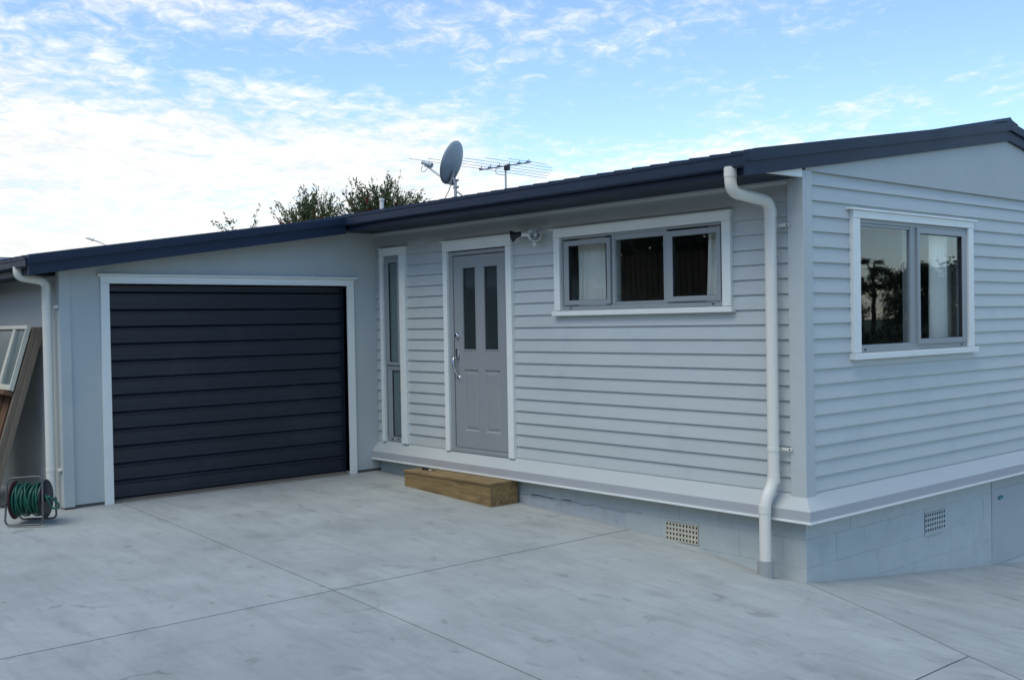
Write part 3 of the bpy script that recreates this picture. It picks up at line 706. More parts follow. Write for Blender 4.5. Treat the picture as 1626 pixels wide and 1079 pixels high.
# barge boards with folded caps
def slope_board(x0, x1, ya, yb, ta, tb, da, db):
    return MB().add([(x, y, z) for x in (x0, x1) for y, z in ((ya, ta), (yb, tb), (yb, db), (ya, da))], [(0, 1, 2, 3), (4, 5, 6, 7), (0, 1, 5, 4), (1, 2, 6, 5), (2, 3, 7, 6), (3, 0, 4, 7)])
ye = -.736
for s in (0, 1):
    f = (lambda y: y) if not s else (lambda y: 2*RIDGE-y)
    e = .001 if s else 0
    piece(slope_board(.036, .062, f(ye), f(RIDGE)+e, roof_top(ye)-.02, roof_top(RIDGE)-.02, 2.254, 2.254+.156*(RIDGE-ye)), 'barge_board', 'navy_steel', house, .002)
    piece(slope_board(.036, .078, f(ye)-(.002 if not s else -.002), f(RIDGE)+e, roof_top(ye), roof_top(RIDGE), roof_top(ye)-.078, roof_top(RIDGE)-.078), 'barge_cap', 'navy_steel', house, .003)
    piece(slope_board(.079, .082, f(ye)+.02, f(RIDGE)+e, roof_top(ye+.02)-.068, roof_top(RIDGE)-.068, roof_top(ye+.02)-.080, roof_top(RIDGE)-.080), 'barge_fold', 'navy_steel', house)
BX = -5.25
piece(slope_board(BX-.03, BX, -3.783, -.56, gt_(-3.783)-.02, gt_(-.56)-.02, gt_(-3.783)-.174, gt_(-.56)-.174), 'barge_board', 'navy_steel', house, .002)
piece(slope_board(BX-.03, BX+.014, -3.785, -.56, gt_(-3.785), gt_(-.56), gt_(-3.785)-.072, gt_(-.56)-.072), 'barge_cap', 'navy_steel', house, .003)
piece(slope_board(BX+.015, BX+.019, -3.785, -.56, gt_(-3.785)-.062, gt_(-.56)-.062, gt_(-3.785)-.074, gt_(-.56)-.074), 'barge_fold', 'navy_steel', house)
# soffits and fascias
piece(MB().add([(x, y, z) for y, z in ((-.50, 2.300), (0.0, 2.300)) for x in (GX+.002, .0)]+[(x, y, z) for y, z in ((-.50, 2.32), (0.0, 2.32)) for x in (GX+.002, .0)],
               [(0, 1, 3, 2), (4, 5, 7, 6), (0, 1, 5, 4), (2, 3, 7, 6)]), 'soffit', 'navy_soffit', house)
piece(B(BX+.002, .034, -.52, -.501, 2.296, 2.425), 'fascia', 'navy_steel', house)
piece(MB().add([(x, y, z) for x in (.001, .033) for y, z in ((-.50, 2.300), (-.037, 2.300), (-.037, 2.42), (-.50, 2.34))], [(0, 1, 2, 3), (4, 5, 6, 7), (0, 1, 5, 4), (1, 2, 6, 5), (2, 3, 7, 6), (3, 0, 4, 7)]), 'eave_end', 'white_trim', house)
piece(slope_board(GX-.1, BX-.031, -3.72, -.56, soff(-3.72)+.012, soff(-.56)+.012, soff(-3.72), soff(-.56)), 'soffit', 'navy_soffit', house)
piece(slope_board(GX-.0, BX-.031, -.56, -.0, 2.31, 2.335, 2.292, 2.299), 'soffit', 'navy_soffit', house)
piece(slope_board(XW, GX-.101, -3.72, GY+.02, soff(-3.72)+.012, soff(-3.72)+.012, soff(-3.72), soff(-3.72)), 'soffit', 'navy_soffit', house)
piece(B(XW, BX-.031, -3.74, -3.721, soff(-3.72)-.005, gt_(-3.74)-.03), 'fascia', 'navy_steel', house)
# gutters: quad profile with rolled lip
def gutter(x0, x1, yb, yf, top, depth):
    pr = [(yb, top-.01), (yb, top-depth), (yf+.012, top-depth), (yf, top-depth+.012), (yf, top-.022), (yf-.006, top-.016), (yf-.006, top), (yf+.006, top), (yf+.006, top-.012), (yf+.004, top-depth+.014), (yb+.004, top-depth+.005), (yb-.003, top-.01)]
    n = len(pr); vs = [(x, y, z) for x in (x0, x1) for y, z in pr]; fs = [(i, i+1, n+i+1, n+i) for i in range(n-1)]
    mb = MB().add(vs, fs)
    end = [1, 2, 3, 4, 5, 6, 0]
    mb.add([vs[i] for i in end], [tuple(range(7))]); mb.add([vs[n+i] for i in end], [tuple(range(7))])
    return mb
piece(gutter(BX+.016, .034, -.522, -.580, 2.445, .102), 'gutter', 'navy_steel', house)
piece(gutter(XW, BX-.032, -3.742, -3.80, 1.925, .085), 'gutter', 'navy_steel', house)
# downpipes
def downpipe(path, r, rad, bracket_z, wall, axis, sign):
    e = part_empty('downpipe', house)
    piece(MB().tube(fillet(path, rad, 8), r, 20), 'pipe', 'pvc_white', e)
    return e
px_, py_ = -.200, -.105
e = downpipe([(px_-.015, -.552, 2.36), (px_-.015, -.552, 2.185), (px_, py_, 2.140), (px_, py_, .075), (px_-.025, -.185, -.06), (px_-.025, -.185, -.56)], .0435, .085, None, 0, 0, 0)
for z in (2.055, .10, -.118): piece(MB().tube([(px_ if z > 0 else px_-.025, py_ if z > 0 else -.185, z-.03+q*.06) for q in (0, 1)], .0465, 20), 'socket', 'pvc_white', e)
piece(MB().tube([(px_-.015, -.552, 2.29), (px_-.015, -.552, 2.35)], .0465, 20), 'socket', 'pvc_white', e)
for z in (1.965, .318):
    piece(MB().tube([(px_, py_, z-.013), (px_, py_, z+.013)], .0470, 20).box(px_+.03, px_+.125, -.055, -.050, z-.012, z+.012), 'bracket', 'pvc_white', e, .002)
    piece(MB().cyl((px_+.108, -.0555, z), (px_+.108, -.060, z), .006, 8), 'screw', 'seal_black', e)
piece(MB().tube([(px_-.025, -.185, -.495), (px_-.025, -.185, -.80)], .060, 20), 'pipe_sleeve', 'pvc_grey', e)
qx, qy = -5.615, -3.525
e = downpipe([(qx, -3.765, 1.86), (qx, -3.765, 1.775), (qx, qy, 1.735), (qx, qy, -.42)], .041, .07, None, 0, 0, 0)
for z in (1.50, .02): piece(MB().tube([(qx, qy, z-.012), (qx, qy, z+.012)], .0445, 20).box(qx+.03, qx+.11, GY-.05, GY-.024, z-.011, z+.011), 'bracket', 'pvc_white', e, .002)
# roof vent pipe
vq = CAMP+(fw+rt*((606-813)/1696.85)+up*((539.5-315)/1696.85))*14
vp = piece(MB().cyl((vq.x, vq.y, vq.z-.75), (vq.x, vq.y, vq.z-.03), .028, 16).cyl((vq.x, vq.y, vq.z-.03), vq, .036, 16), 'vent_pipe', 'pvc_white', house)

# ------------------------------------------------------------------ curtains inside the windows
def curtain(name, label, plane, a, b, z0, z1, depth, folds, mtl='curtain_cloth', lean=0., waist=None):
    n, k = 70, 24; vs = []
    for j in range(k+1):
        tz = j/k; z = z0+(z1-z0)*tz
        for i in range(n+1):
            t = i/n; u = a+(b-a)*t
            if waist: # gathered to one side at a tie height
                wz, amt, side = waist; g = math.exp(-((z-wz)/.22)**2)*amt; u = u+(side-u)*g
            u += lean*(tz)*(1-t)
            w_ = math.sin(t*folds*2*math.pi+.8*math.sin(t*7))*.018*(.55+.45*math.sin(t*5+1))+.006*math.sin(t*41+tz*3)
            vs.append((u, depth+w_, z) if plane == 'y' else (-depth+w_, u, z))
    fs = [(j*(n+1)+i, j*(n+1)+i+1, (j+1)*(n+1)+i+1, (j+1)*(n+1)+i) for j in range(k) for i in range(n)]
    o = MB().add(vs, fs, True).build(name, mtl, None, recalc=False); o['label'] = label; o['category'] = 'curtain'
    return o
curtain('curtain', 'cream curtain behind the left light of the long front window', 'y', -2.42, -2.075, 1.39, 2.03, .10, 6)
curtain('curtain', 'narrow cream curtain edge at the right of the long front window', 'y', -.965, -.71, 1.39, 2.03, .10, 4, lean=.03)
curtain('curtain', 'white net curtain hanging behind the gable end window', 'x', 2.03, 2.36, 1.01, 2.03, .095, 6)
o = curtain('curtain', 'plain pale curtain lining at the right edge of the gable end window', 'x', 2.38, 2.68, .95, 2.12, .16, 1.0, 'lining')

# ------------------------------------------------------------------ timber step with keys on it
st = thing('timber_step', 'low brown timber box step below the front door', 'step', None, (-3.84, -.25, gz(-3.84, -.3)))
x0, x1, y0, y1 = -4.525, -3.150, -.375, -.035; zt = -.208
pf = lambda x: gz(x, -.375)+.002
def bot(a, b, yA, yB): # board whose lower edge follows the concrete
    return MB().add([(x, y, z) for x in (a, b) for y, z in ((yA, gz(x, yA)+.001), (yB, gz(x, yB)+.001), (yB, zt-.024), (yA, zt-.024))], [(0, 1, 2, 3), (4, 5, 6, 7), (0, 1, 5, 4), (1, 2, 6, 5), (2, 3, 7, 6), (3, 0, 4, 7)])
piece(bot(x0, x1-.021, y0, y0+.02), 'front_board', 'step_timber', st, .002)
piece(bot(x1-.02, x1, y0, y1), 'end_board', 'step_timber', st, .002)
piece(bot(x0, x0+.02, y0+.021, y1), 'end_board', 'step_timber', st, .002)
piece(B(x0-.006, x1+.006, y0-.008, y1, zt-.023, zt), 'tread', 'step_timber', st, .003)
for x in (x0+.05, x1-.15): piece(MB().cyl((x, y0-.0015, -.30), (x, y0+.002, -.30), .006, 10), 'nail_head', 'bark', st)
ks = thing('key_bunch', 'bunch of keys with a black fob lying on the timber step', 'keys', None, (-4.34, -.22, zt))
piece(MB().tube([(-4.40, -.235, zt+.009), (-4.385, -.232, zt+.013), (-4.34, -.225, zt+.013), (-4.325, -.222, zt+.008)], .016, 10), 'key_fob', 'black_plastic', ks)
piece(MB().tube([(-4.305+.017*math.cos(a*.5), -.215+.017*math.sin(a*.5), zt+.006) for a in range(13)], .002, 6), 'key_ring', 'chrome', ks)
piece(MB().box(-4.30, -4.255, -.222, -.210, zt+.002, zt+.006).lathe((-4.288, -.214, zt+.001), (0, 0, 1), [(0, 0), (0, .016), (.006, .016), (.006, 0)], 14), 'key', 'chrome', ks)
piece(MB().box(-4.28, -4.235, -.200, -.189, zt+.001, zt+.005).lathe((-4.272, -.198, zt+.001), (0, 0, 1), [(0, 0), (0, .014), (.007, .014), (.007, 0)], 14), 'key', 'black_plastic', ks)

# ------------------------------------------------------------------ twin security floodlight
sl = thing('security_light', 'twin floodlight with motion sensor on the wall above the front door', 'wall light', None, (-2.9, -.03, 2.09))
piece(MB().lathe((-2.885, -.024, 2.10), (0, -1, 0), [(0, .05), (.03, .05), (.042, .04), (.045, 0)], 24), 'base_plate', 'white_trim', sl)
def flood(c, ax, paler):
    ax = Vector(ax).normalized(); c = Vector(c)
    piece(MB().lathe(c, ax, [(-.095, 0), (-.095, .022), (-.05, .026), (-.03, .034), (0, .055), (.006, .057), (.008, .052)], 28), 'lamp_housing', 'white_trim' if paler else 'black_plastic', sl)  # one housing white, the other black
    piece(MB().lathe(c, ax, [(.004, .053), (-.012, .045), (-.03, .03), (-.04, 0)], 28), 'reflector', 'chrome', sl)
    piece(MB().lathe(c, ax, [(-.03, .012), (-.01, .016), (-.002, .01), (0, 0)], 16), 'bulb', 'white_trim', sl)
    piece(MB().lathe(c, ax, [(.005, .053), (.012, .03), (.014, 0)], 28), 'lens', 'window_glass', sl)
flood((-2.742, -.125, 2.08), (.62, -.78, -.05), True)
flood((-3.035, -.15, 2.088), (-.80, -.55, -.22), False)
piece(MB().tube([(-2.90, -.06, 2.10), (-2.955, -.105, 2.10)], .019, 12).tube([(-2.87, -.06, 2.10), (-2.80, -.06, 2.09)], .016, 12), 'arm', 'white_trim', sl)
piece(MB().tube(fillet([(-2.86, -.05, 2.07), (-2.83, -.06, 2.03), (-2.80, -.075, 2.015)], .02), .010, 10).lathe((-2.80, -.08, 2.005), (.5, -.8, -.3), [(-.02, 0), (-.02, .018), (.01, .022), (.024, .016), (.028, 0)], 18), 'motion_sensor', 'pvc_white', sl)

# ------------------------------------------------------------------ satellite dish on the roof
dy = 3.12; dx = -8.05
sdz = thing('satellite_dish', 'grey oval satellite dish with feed arm on the roof', 'satellite dish', None, (dx, dy, 3.03))
def at(px, py, dep):
    return CAMP+(fw+rt*((px-813)/1696.85)+up*((539.5-py)/1696.85))*dep
dc = at(717, 258, 15.9); dn = (-rt*.86+up*.33+fw*.40).normalized()      # the dish looks off to the left and up, its back to the yard
e1 = Vector((0, 0, 1)); e1 = (e1-dn*e1.dot(dn)).normalized(); e2 = dn.cross(e1)
def dish():
    mb = MB(); n, k = 40, 8; vs = []; 
    for side in (0, 1):
        for j in range(k+1):
            rr = j/k
            for i in range(n):
                a = 2*math.pi*i/n
                p = dc+e1*(.325*rr*math.cos(a))+e2*(.295*rr*math.sin(a))+dn*(.075*rr*rr-.075-side*.008)
                vs.append(p)
    o = (k+1)*n; fs = []
    for s in (0, 1):
        for j in range(k):
            for i in range(n): fs.append((s*o+j*n+i, s*o+j*n+(i+1) % n, s*o+(j+1)*n+(i+1) % n, s*o+(j+1)*n+i))
    for i in range(n): fs.append((k*n+i, k*n+(i+1) % n, o+k*n+(i+1) % n, o+k*n+i))
    piece(mb.add(vs, fs, True), 'reflector', 'dish_paint', sdz)
    piece(MB().tube([dc+e1*(.325*math.cos(a*math.pi/24))+e2*(.295*math.sin(a*math.pi/24)) for a in range(48)], .007, 6, closed=True), 'rim', 'galvanised', sdz)
dish()
bk = dc-dn*.09-e1*.20
piece(MB().tube([(dx+.02, dy, 2.95), (dx+.02, dy, 3.42)], .024, 14), 'mast', 'galvanised', sdz)
piece(MB().tube([bk, (dx+.02, dy, 3.36)], .03, 10).tube([bk-e1*.12, bk+e1*.10], .045, 8).tube([(dx-.02, dy, 3.40), (dx+.09, dy, 3.40)], .018, 8).tube([(dx-.02, dy, 3.30), (dx+.09, dy, 3.30)], .018, 8), 'mount_bracket', 'galvanised', sdz)
piece(MB().tube([(dx+.03, dy, 3.25), (dx+.30, dy+.18, 3.0)], .012, 8).tube([(dx+.03, dy, 3.22), (dx+.26, dy-.20, 2.98)], .012, 8), 'stay', 'galvanised', sdz)
lnb = dc+dn*.40-e1*.13
piece(MB().tube([bk-e1*.10+dn*.02, lnb-e1*.03-dn*.0], .014, 8), 'feed_arm', 'galvanised', sdz)
piece(MB().tube([lnb+dn*.09, lnb-dn*.03], .026, 12).tube([lnb-dn*.02, lnb-dn*.09], .040, 14).tube([lnb+dn*.02, lnb+dn*.02-e1*.05], .016, 8), 'receiver', 'dish_paint', sdz)
piece(MB().tube(fillet([lnb+dn*.07, lnb+dn*.07-e1*.14, lnb-dn*.0-e1*.13, lnb-dn*.03-e1*.06], .06), .004, 6).tube(fillet([bk-e1*.1, bk-e1*.22, Vector((dx-.25, dy, 3.16)), Vector((dx-.32, dy, 3.0))], .1), .006, 6), 'cable', 'black_plastic', sdz)
# ------------------------------------------------------------------ television aerial
an = thing('television_aerial', 'thin metal television aerial with long cross rods on the roof', 'aerial', None, (-7.44, 3.6, 3.0))
ax_ = Vector((-7.44, 3.6, 0))
piece(MB().tube([ax_+Vector((0, 0, 2.9)), ax_+Vector((0, 0, 3.60))], .014, 10), 'mast', 'galvanised', an)
bd = Vector((.86, .50, .02)).normalized(); bo = ax_+Vector((0, 0, 3.585))
bd = (rt*.97+fw*.25+Vector((0, 0, .19))).normalized()
piece(MB().tube([bo-bd*.40, bo+bd*.39], .010, 8), 'boom', 'galvanised', an)
rd = (rt*.86+fw*.50+Vector((0, 0, -.045))).normalized(); rd2 = (rt*.75+fw*.66+Vector((0, 0, -.06))).normalized()
for k, (s, ln, ofs) in enumerate(((-.37, 1.16, .0), (-.23, 1.02, .0), (-.09, .90, .0), (.06, .76, .0), (.22, .58, .0), (.36, .34, .0))):
    c = bo+bd*s+Vector((0, 0, .012))
    piece(MB().tube([c-rd*ln, c+rd*ln*.98], .0032, 6), 'cross_rod', 'galvanised', an)
    piece(MB().tube([c-rd*.04, c+rd*.04], .012, 8).tube([c, c+Vector((0, 0, .035))], .007, 6), 'rod_clamp', 'galvanised', an)
piece(MB().box(ax_.x+.02, ax_.x+.08, 3.55, 3.62, 3.515, 3.585), 'junction_box', 'black_plastic', an)
piece(MB().tube(fillet([bo-bd*.14, bo-bd*.16-Vector((0, 0, .09)), bo-Vector((0, 0, .14))], .05), .004, 6), 'cable', 'black_plastic', an)

# ------------------------------------------------------------------ hose reel by the garage corner
def hose_reel():
    zc = gz(-5.2, -3.9)
    c = Vector((-5.12, -3.905, zc))+r0*.055; a = (rt*1+Vector((0, 0, 0))); a.z = 0; a.normalize()
    a = (a*.99+Vector((-.02, .06, 0))).normalized(); f = Vector((a.y, -a.x, 0))           # a: along the axle, f: to the viewer
    t = thing('hose_reel', 'garden hose reel with green hose in a metal tube stand', 'hose reel', None, tuple(c))
    Wd, H = .155, .410
    P = lambda u, v, z: c+a*u+f*v+Vector((0, 0, z))
    loop = lambda v, lean: fillet([P(-Wd, v, .16), P(-Wd, v, .012), P(Wd, v, .012), P(Wd, v, .20), P(Wd-.02, v-lean, H), P(-Wd+.005, v-lean, H-.012), P(-Wd, v, .16)], .045, 6)
    piece(MB().tube(loop(.15, .06)[1:-1], .0085, 10, closed=True), 'stand_tube', 'dull_tube', t)
    piece(MB().tube(fillet([P(-Wd, -.15, .19), P(-Wd, -.15, .012), P(Wd, -.15, .012), P(Wd, -.15, .19)], .04), .0085, 10).tube([P(-Wd, .15, .19), P(-Wd, -.15, .19)], .0085, 8).tube([P(Wd, .15, .19), P(Wd, -.15, .19)], .0085, 8), 'stand_tube', 'dull_tube', t)
    ac = P(0, 0, .205)
    piece(MB().lathe(ac, a, [(-.132, 0), (-.132, .160), (-.127, .166), (-.122, .160), (-.122, .06)], 32), 'drum_flange', 'rust_flange', t)
    piece(MB().lathe(ac, a, [(.132, 0), (.132, .160), (.127, .166), (.122, .160), (.122, .06)], 32), 'drum_flange', 'black_plastic', t)
    piece(MB().lathe(ac, a, [(-.165, 0), (-.165, .014), (.165, .014), (.165, 0)], 12).lathe(ac, a, [(-.122, .07), (.122, .07)], 24), 'drum', 'black_plastic', t)
    e1_, e2_ = Vector((0, 0, 1)), f
    h = MB(); rnd = random.Random(3)
    for layer, rad in ((0, .100), (1, .118), (2, .136)):
        turns = 13 if layer < 2 else 8; pts = []
        n = turns*22; off = rnd.uniform(-.01, .01)
        for i in range(n+1):
            tt = i/n; ang = 2*math.pi*turns*tt
            u = -.112+.224*tt
            if layer == 2: u = .112*math.sin(2*math.pi*tt*2.3+.6)*.98
            u += .006*math.sin(ang*.5+layer)
            pts.append(ac+a*(u if layer % 2 == 0 else -u)+(e1_*math.cos(ang)+e2_*math.sin(ang))*(rad+.004*math.sin(ang*.37)))
        h.tube(pts, .0072, 7)
    piece(h, 'hose', 'hose_green', t)
    tail = fillet([P(.11, .05, .23), P(.16, .09, .235), P(.205, .10, .23), P(.265, .08, .17), P(.255, .08, .13), P(.21, .10, .14), P(.18, .12, .22), P(.16, .10, .25)], .05, 5)
    piece(MB().tube(tail, .0088, 8), 'hose_tail', 'hose_green', t)
    piece(MB().tube([P(.155, .09, .235), P(.20, .10, .232)], .016, 10), 'tap_connector', 'hose_green', t)
    piece(MB().tube([P(-.165, 0, .205), P(-.18, 0, .205), P(-.18, .08, .16), P(-.215, .08, .16)], .009, 8), 'crank_handle', 'black_plastic', t)
hose_reel()

# ------------------------------------------------------------------ old timber and sash leaning on the garage side wall
def leaning():
    a = math.atan2(.485, 1.66)                       # lean from the vertical
    base = Vector((0, -3.905, gz(-6, -3.9)))
    upv = Vector((0, math.sin(a), math.cos(a))); outv = Vector((0, -math.cos(a), math.sin(a)))
    def Q(x, s, w_): return base+Vector((x, 0, 0))+upv*s+outv*w_
    def bx(mb, x0, x1, s0, s1, w0, w1):
        vs = [Q(x, s, w_) for x in (x0, x1) for s, w_ in ((s0, w0), (s1, w0), (s1, w1), (s0, w1))]
        return mb.add(vs, [(0, 1, 2, 3), (4, 5, 6, 7), (0, 1, 5, 4), (1, 2, 6, 5), (2, 3, 7, 6), (3, 0, 4, 7)])
    t = thing('leaning_timber', 'old weathered timber with brown slats leaning against the garage side wall', 'timber', None, tuple(Q(-6.6, 0, 0)))
    X1 = -6.0
    piece(bx(MB(), X1-.045, X1, 0, 1.715, 0.0, .05), 'jamb', 'weathered_timber', t, .003)
    piece(bx(MB(), X1-.055, X1-.012, 0, 1.70, .051, .10), 'jamb', 'weathered_timber', t, .003)
    piece(bx(MB(), -7.2, X1-.056, 1.03, 1.075, .04, .19), 'rail', 'brown_timber', t, .003)
    piece(bx(MB(), -7.2, X1-.046, 1.67, 1.715, 0, .05), 'rail', 'weathered_timber', t, .003)
    x = X1-.075
    for k in range(8):
        w_ = .085+.02*random.random(); piece(bx(MB(), x-w_, x, .0, 1.029, .03+.012*(k % 2), .065+.012*(k % 2)), 'slat', 'brown_timber', t, .003); x -= w_+.02
    piece(bx(MB(), -7.2, X1-.046, .0, .09, .001, .029), 'rail', 'brown_timber', t, .003)
    s = thing('old_window_sash', 'cream painted old window sash with two panes leaning beside the garage downpipe', 'window sash', None, tuple(Q(-6.5, 1.08, .15)))
    sx0, sx1, s0, s1 = -7.06, -6.02, 1.078, 1.70; w0, w1 = .115, .155
    piece(bx(MB(), sx1-.024, sx1, s0, s1, w0, w1), 'stile', 'old_sash_paint', s, .002)
    piece(bx(MB(), sx0, sx0+.05, s0, s1, w0, w1), 'stile', 'old_sash_paint', s, .002)
    piece(bx(MB(), sx0+.051, sx1-.025, s1-.035, s1, w0, w1), 'rail', 'old_sash_paint', s, .002)
    piece(bx(MB(), sx0+.051, sx1-.025, s0, s0+.05, w0, w1), 'rail', 'old_sash_paint', s, .002)
    piece(bx(MB(), sx1-.41, sx1-.335, s0+.051, s1-.036, w0, w1-.004), 'glazing_bar', 'old_sash_paint', s, .002)
    for p, q in ((sx1-.334, sx1-.025), (sx0+.051, sx1-.411)): piece(bx(MB(), p, q, s0+.051, s1-.036, .128, .132), 'pane', 'obscure_glass', s)
    bdx = thing('offcut_board', 'short grey board end propped low against the brown slats', 'board', None, tuple(Q(-6.35, .55, .2)))
    piece(MB().add([Q(-6.40+i*.16, .50+i*.09+j*.13, .09+.10*k) for i in (0, 1) for j in (0, 1) for k in (0, 1)], [(0, 1, 3, 2), (4, 5, 7, 6), (0, 1, 5, 4), (2, 3, 7, 6), (0, 2, 6, 4), (1, 3, 7, 5)]), 'board_end', 'weathered_timber', bdx, .003)
leaning()

# ------------------------------------------------------------------ vegetation
def limb(mb, a, b, r, seed, n=7, sag=.06):
    rnd = random.Random(seed); a, b = Vector(a), Vector(b); pts = []
    for i in range(n+1):
        t = i/n; p = a.lerp(b, t); q = (b-a).length*sag*math.sin(math.pi*t)
        pts.append(p+Vector((rnd.uniform(-q, q), rnd.uniform(-q, q), rnd.uniform(-q, q)*.5)))
    mb.tube(pts, r, 6, taper=.25); return pts
def leaf(mb, p, d, l, w_, rnd):
    d = d.normalized(); s = d.cross(Vector((rnd.uniform(-1, 1), rnd.uniform(-1, 1), rnd.uniform(-1, 1)))).normalized()*w_
    mb.add([p, p+d*l*.5+s, p+d*l, p+d*l*.5-s], [(0, 1, 2, 3)])
def bottlebrush(label, base, crown, rx, rz, nsp, seed, dens=1.0):
    rnd = random.Random(seed)
    t = thing('bottlebrush_tree', label, 'tree', 'red flowering trees behind the roof', tuple(base))
    base = Vector(base); crown = Vector(crown); tm = MB(); lm = MB(); fm = MB()
    limb(tm, base, crown-Vector((0, 0, rz*.6)), .09, seed, 8, .03)
    for k in range(nsp):
        az = rnd.uniform(0, 2*math.pi); el = abs(rnd.gauss(.75, .38)); el = min(el, 1.5)
        dv = Vector((math.cos(az)*math.cos(el), math.sin(az)*math.cos(el), math.sin(el)))
        ln = rnd.uniform(.70, 1.04) if rnd.random() < .78 else rnd.uniform(1.08, 1.28)
        tip = crown+Vector((dv.x*rx, dv.y*rx, dv.z*rz))*ln
        st_ = crown+Vector((dv.x*rx*.15, dv.y*rx*.15, -rz*.5))
        pts = limb(tm, st_, tip, .011, rnd.randint(0, 9999), 9, .05)
        nl = int(60*dens)
        for i in range(nl):
            u = rnd.uniform(.22, 1.0); idx = u*(len(pts)-1); i0 = min(int(idx), len(pts)-2); p = pts[i0].lerp(pts[i0+1], idx-i0)
            ax = (pts[i0+1]-pts[i0]).normalized()
            if u > .86 and rnd.random() < .5: continue
            p = p+Vector((rnd.gauss(0, .035), rnd.gauss(0, .035), rnd.gauss(0, .035)))
            leaf(lm, p, ax+Vector((rnd.uniform(-1, 1), rnd.uniform(-1, 1), rnd.uniform(-.6, .9)))*1.0, rnd.uniform(.06, .11), rnd.uniform(.010, .018), rnd)
        # knots of old seed pods and the tip bud
        for q in (.7, .82, .93):
            if rnd.random() < .6:
                idx = q*(len(pts)-1); i0 = min(int(idx), len(pts)-2); p = pts[i0].lerp(pts[i0+1], idx-i0)
                for _ in range(10): leaf(lm, p+Vector((rnd.gauss(0, .018), rnd.gauss(0, .018), rnd.gauss(0, .025))), Vector((rnd.uniform(-1, 1), rnd.uniform(-1, 1), rnd.uniform(-1, 1))), .04, .014, rnd)
        if rnd.random() < .42:
            idx = rnd.uniform(.5, .8)*(len(pts)-1); i0 = int(idx); p = pts[i0]; ax = (pts[min(i0+1, len(pts)-1)]-pts[i0]).normalized()
            for i in range(70):
                pp = p+ax*rnd.uniform(-.08, .08); leaf(fm, pp, Vector((rnd.gauss(0, 1), rnd.gauss(0, 1), rnd.gauss(0, 1))), .055, .009, rnd)
    piece(tm, 'trunk', 'bark', t); piece(lm, 'crown', 'leaf_bottlebrush', t)
    if fm.v: piece(fm, 'blossom', 'red_flower', t)
def at(px, py, dep):
    return CAMP+(fw+rt*((px-813)/1696.85)+up*((539.5-py)/1696.85))*dep
c1 = at(500, 372, 22); c2 = at(612, 352, 22.5); c3 = at(378, 402, 22)
bottlebrush('smaller red flowering tree behind the roof where garage joins house', (c1.x, c1.y, -1.9), c1, .86, .88, 95, 11)
bottlebrush('larger red flowering tree behind the roof left of the satellite dish', (c2.x, c2.y, -1.9), c2, 1.02, .88, 130, 5)
def sapling():
    t = thing('sapling', 'two bare twigs poking above the garage roof', 'plant', None, (c3.x, c3.y, -1.9)); rnd = random.Random(2); tm = MB(); lm = MB()
    limb(tm, (c3.x, c3.y, -1.9), at(385, 400, 22), .03, 3, 8, .02)
    for a, b in (((385, 395), (345, 352)), ((385, 395), (357, 340)), ((385, 395), (413, 326)), ((370, 380), (338, 353)), ((395, 385), (408, 352))):
        pts = limb(tm, at(*a, 22), at(*b, 22), .009, rnd.randint(0, 99), 8, .04)
        for p in pts[3:]:
            for _ in range(5): leaf(lm, p, Vector((rnd.uniform(-1, 1), rnd.uniform(-1, 1), rnd.uniform(-.5, 1))), .07, .014, rnd)
    p = at(364, 354, 22)
    for _ in range(26): leaf(lm, p+Vector((rnd.gauss(0, .04), rnd.gauss(0, .04), rnd.gauss(0, .03))), Vector((rnd.uniform(-1, 1), rnd.uniform(-1, 1), rnd.uniform(-.5, 1))), .08, .018, rnd)
    piece(tm, 'stem', 'bark', t); piece(lm, 'leaves', 'leaf_bottlebrush', t)
sapling()
# street lamp far behind the garage roof
lp = at(163, 386, 55); le = at(137, 378, 55)
sl2 = thing('street_lamp', 'distant street lamp arm showing above the garage roof', 'street lamp', None, (lp.x+.9, lp.y+.3, -1.95))
piece(MB().tube([(lp.x+.9, lp.y+.3, -1.95), (lp.x+.9, lp.y+.3, lp.z-.5)], .08, 10, taper=.6), 'pole', 'galvanised', sl2)
piece(MB().tube(fillet([(lp.x+.9, lp.y+.3, lp.z-.5), lp, at(147, 380.5, 55)], .3), .035, 8), 'arm', 'galvanised', sl2)
piece(MB().tube([at(148, 381, 55), at(144, 379.3, 55), at(136.5, 377.6, 55)], .075, 8, taper=.5), 'lamp_head', 'galvanised', sl2)

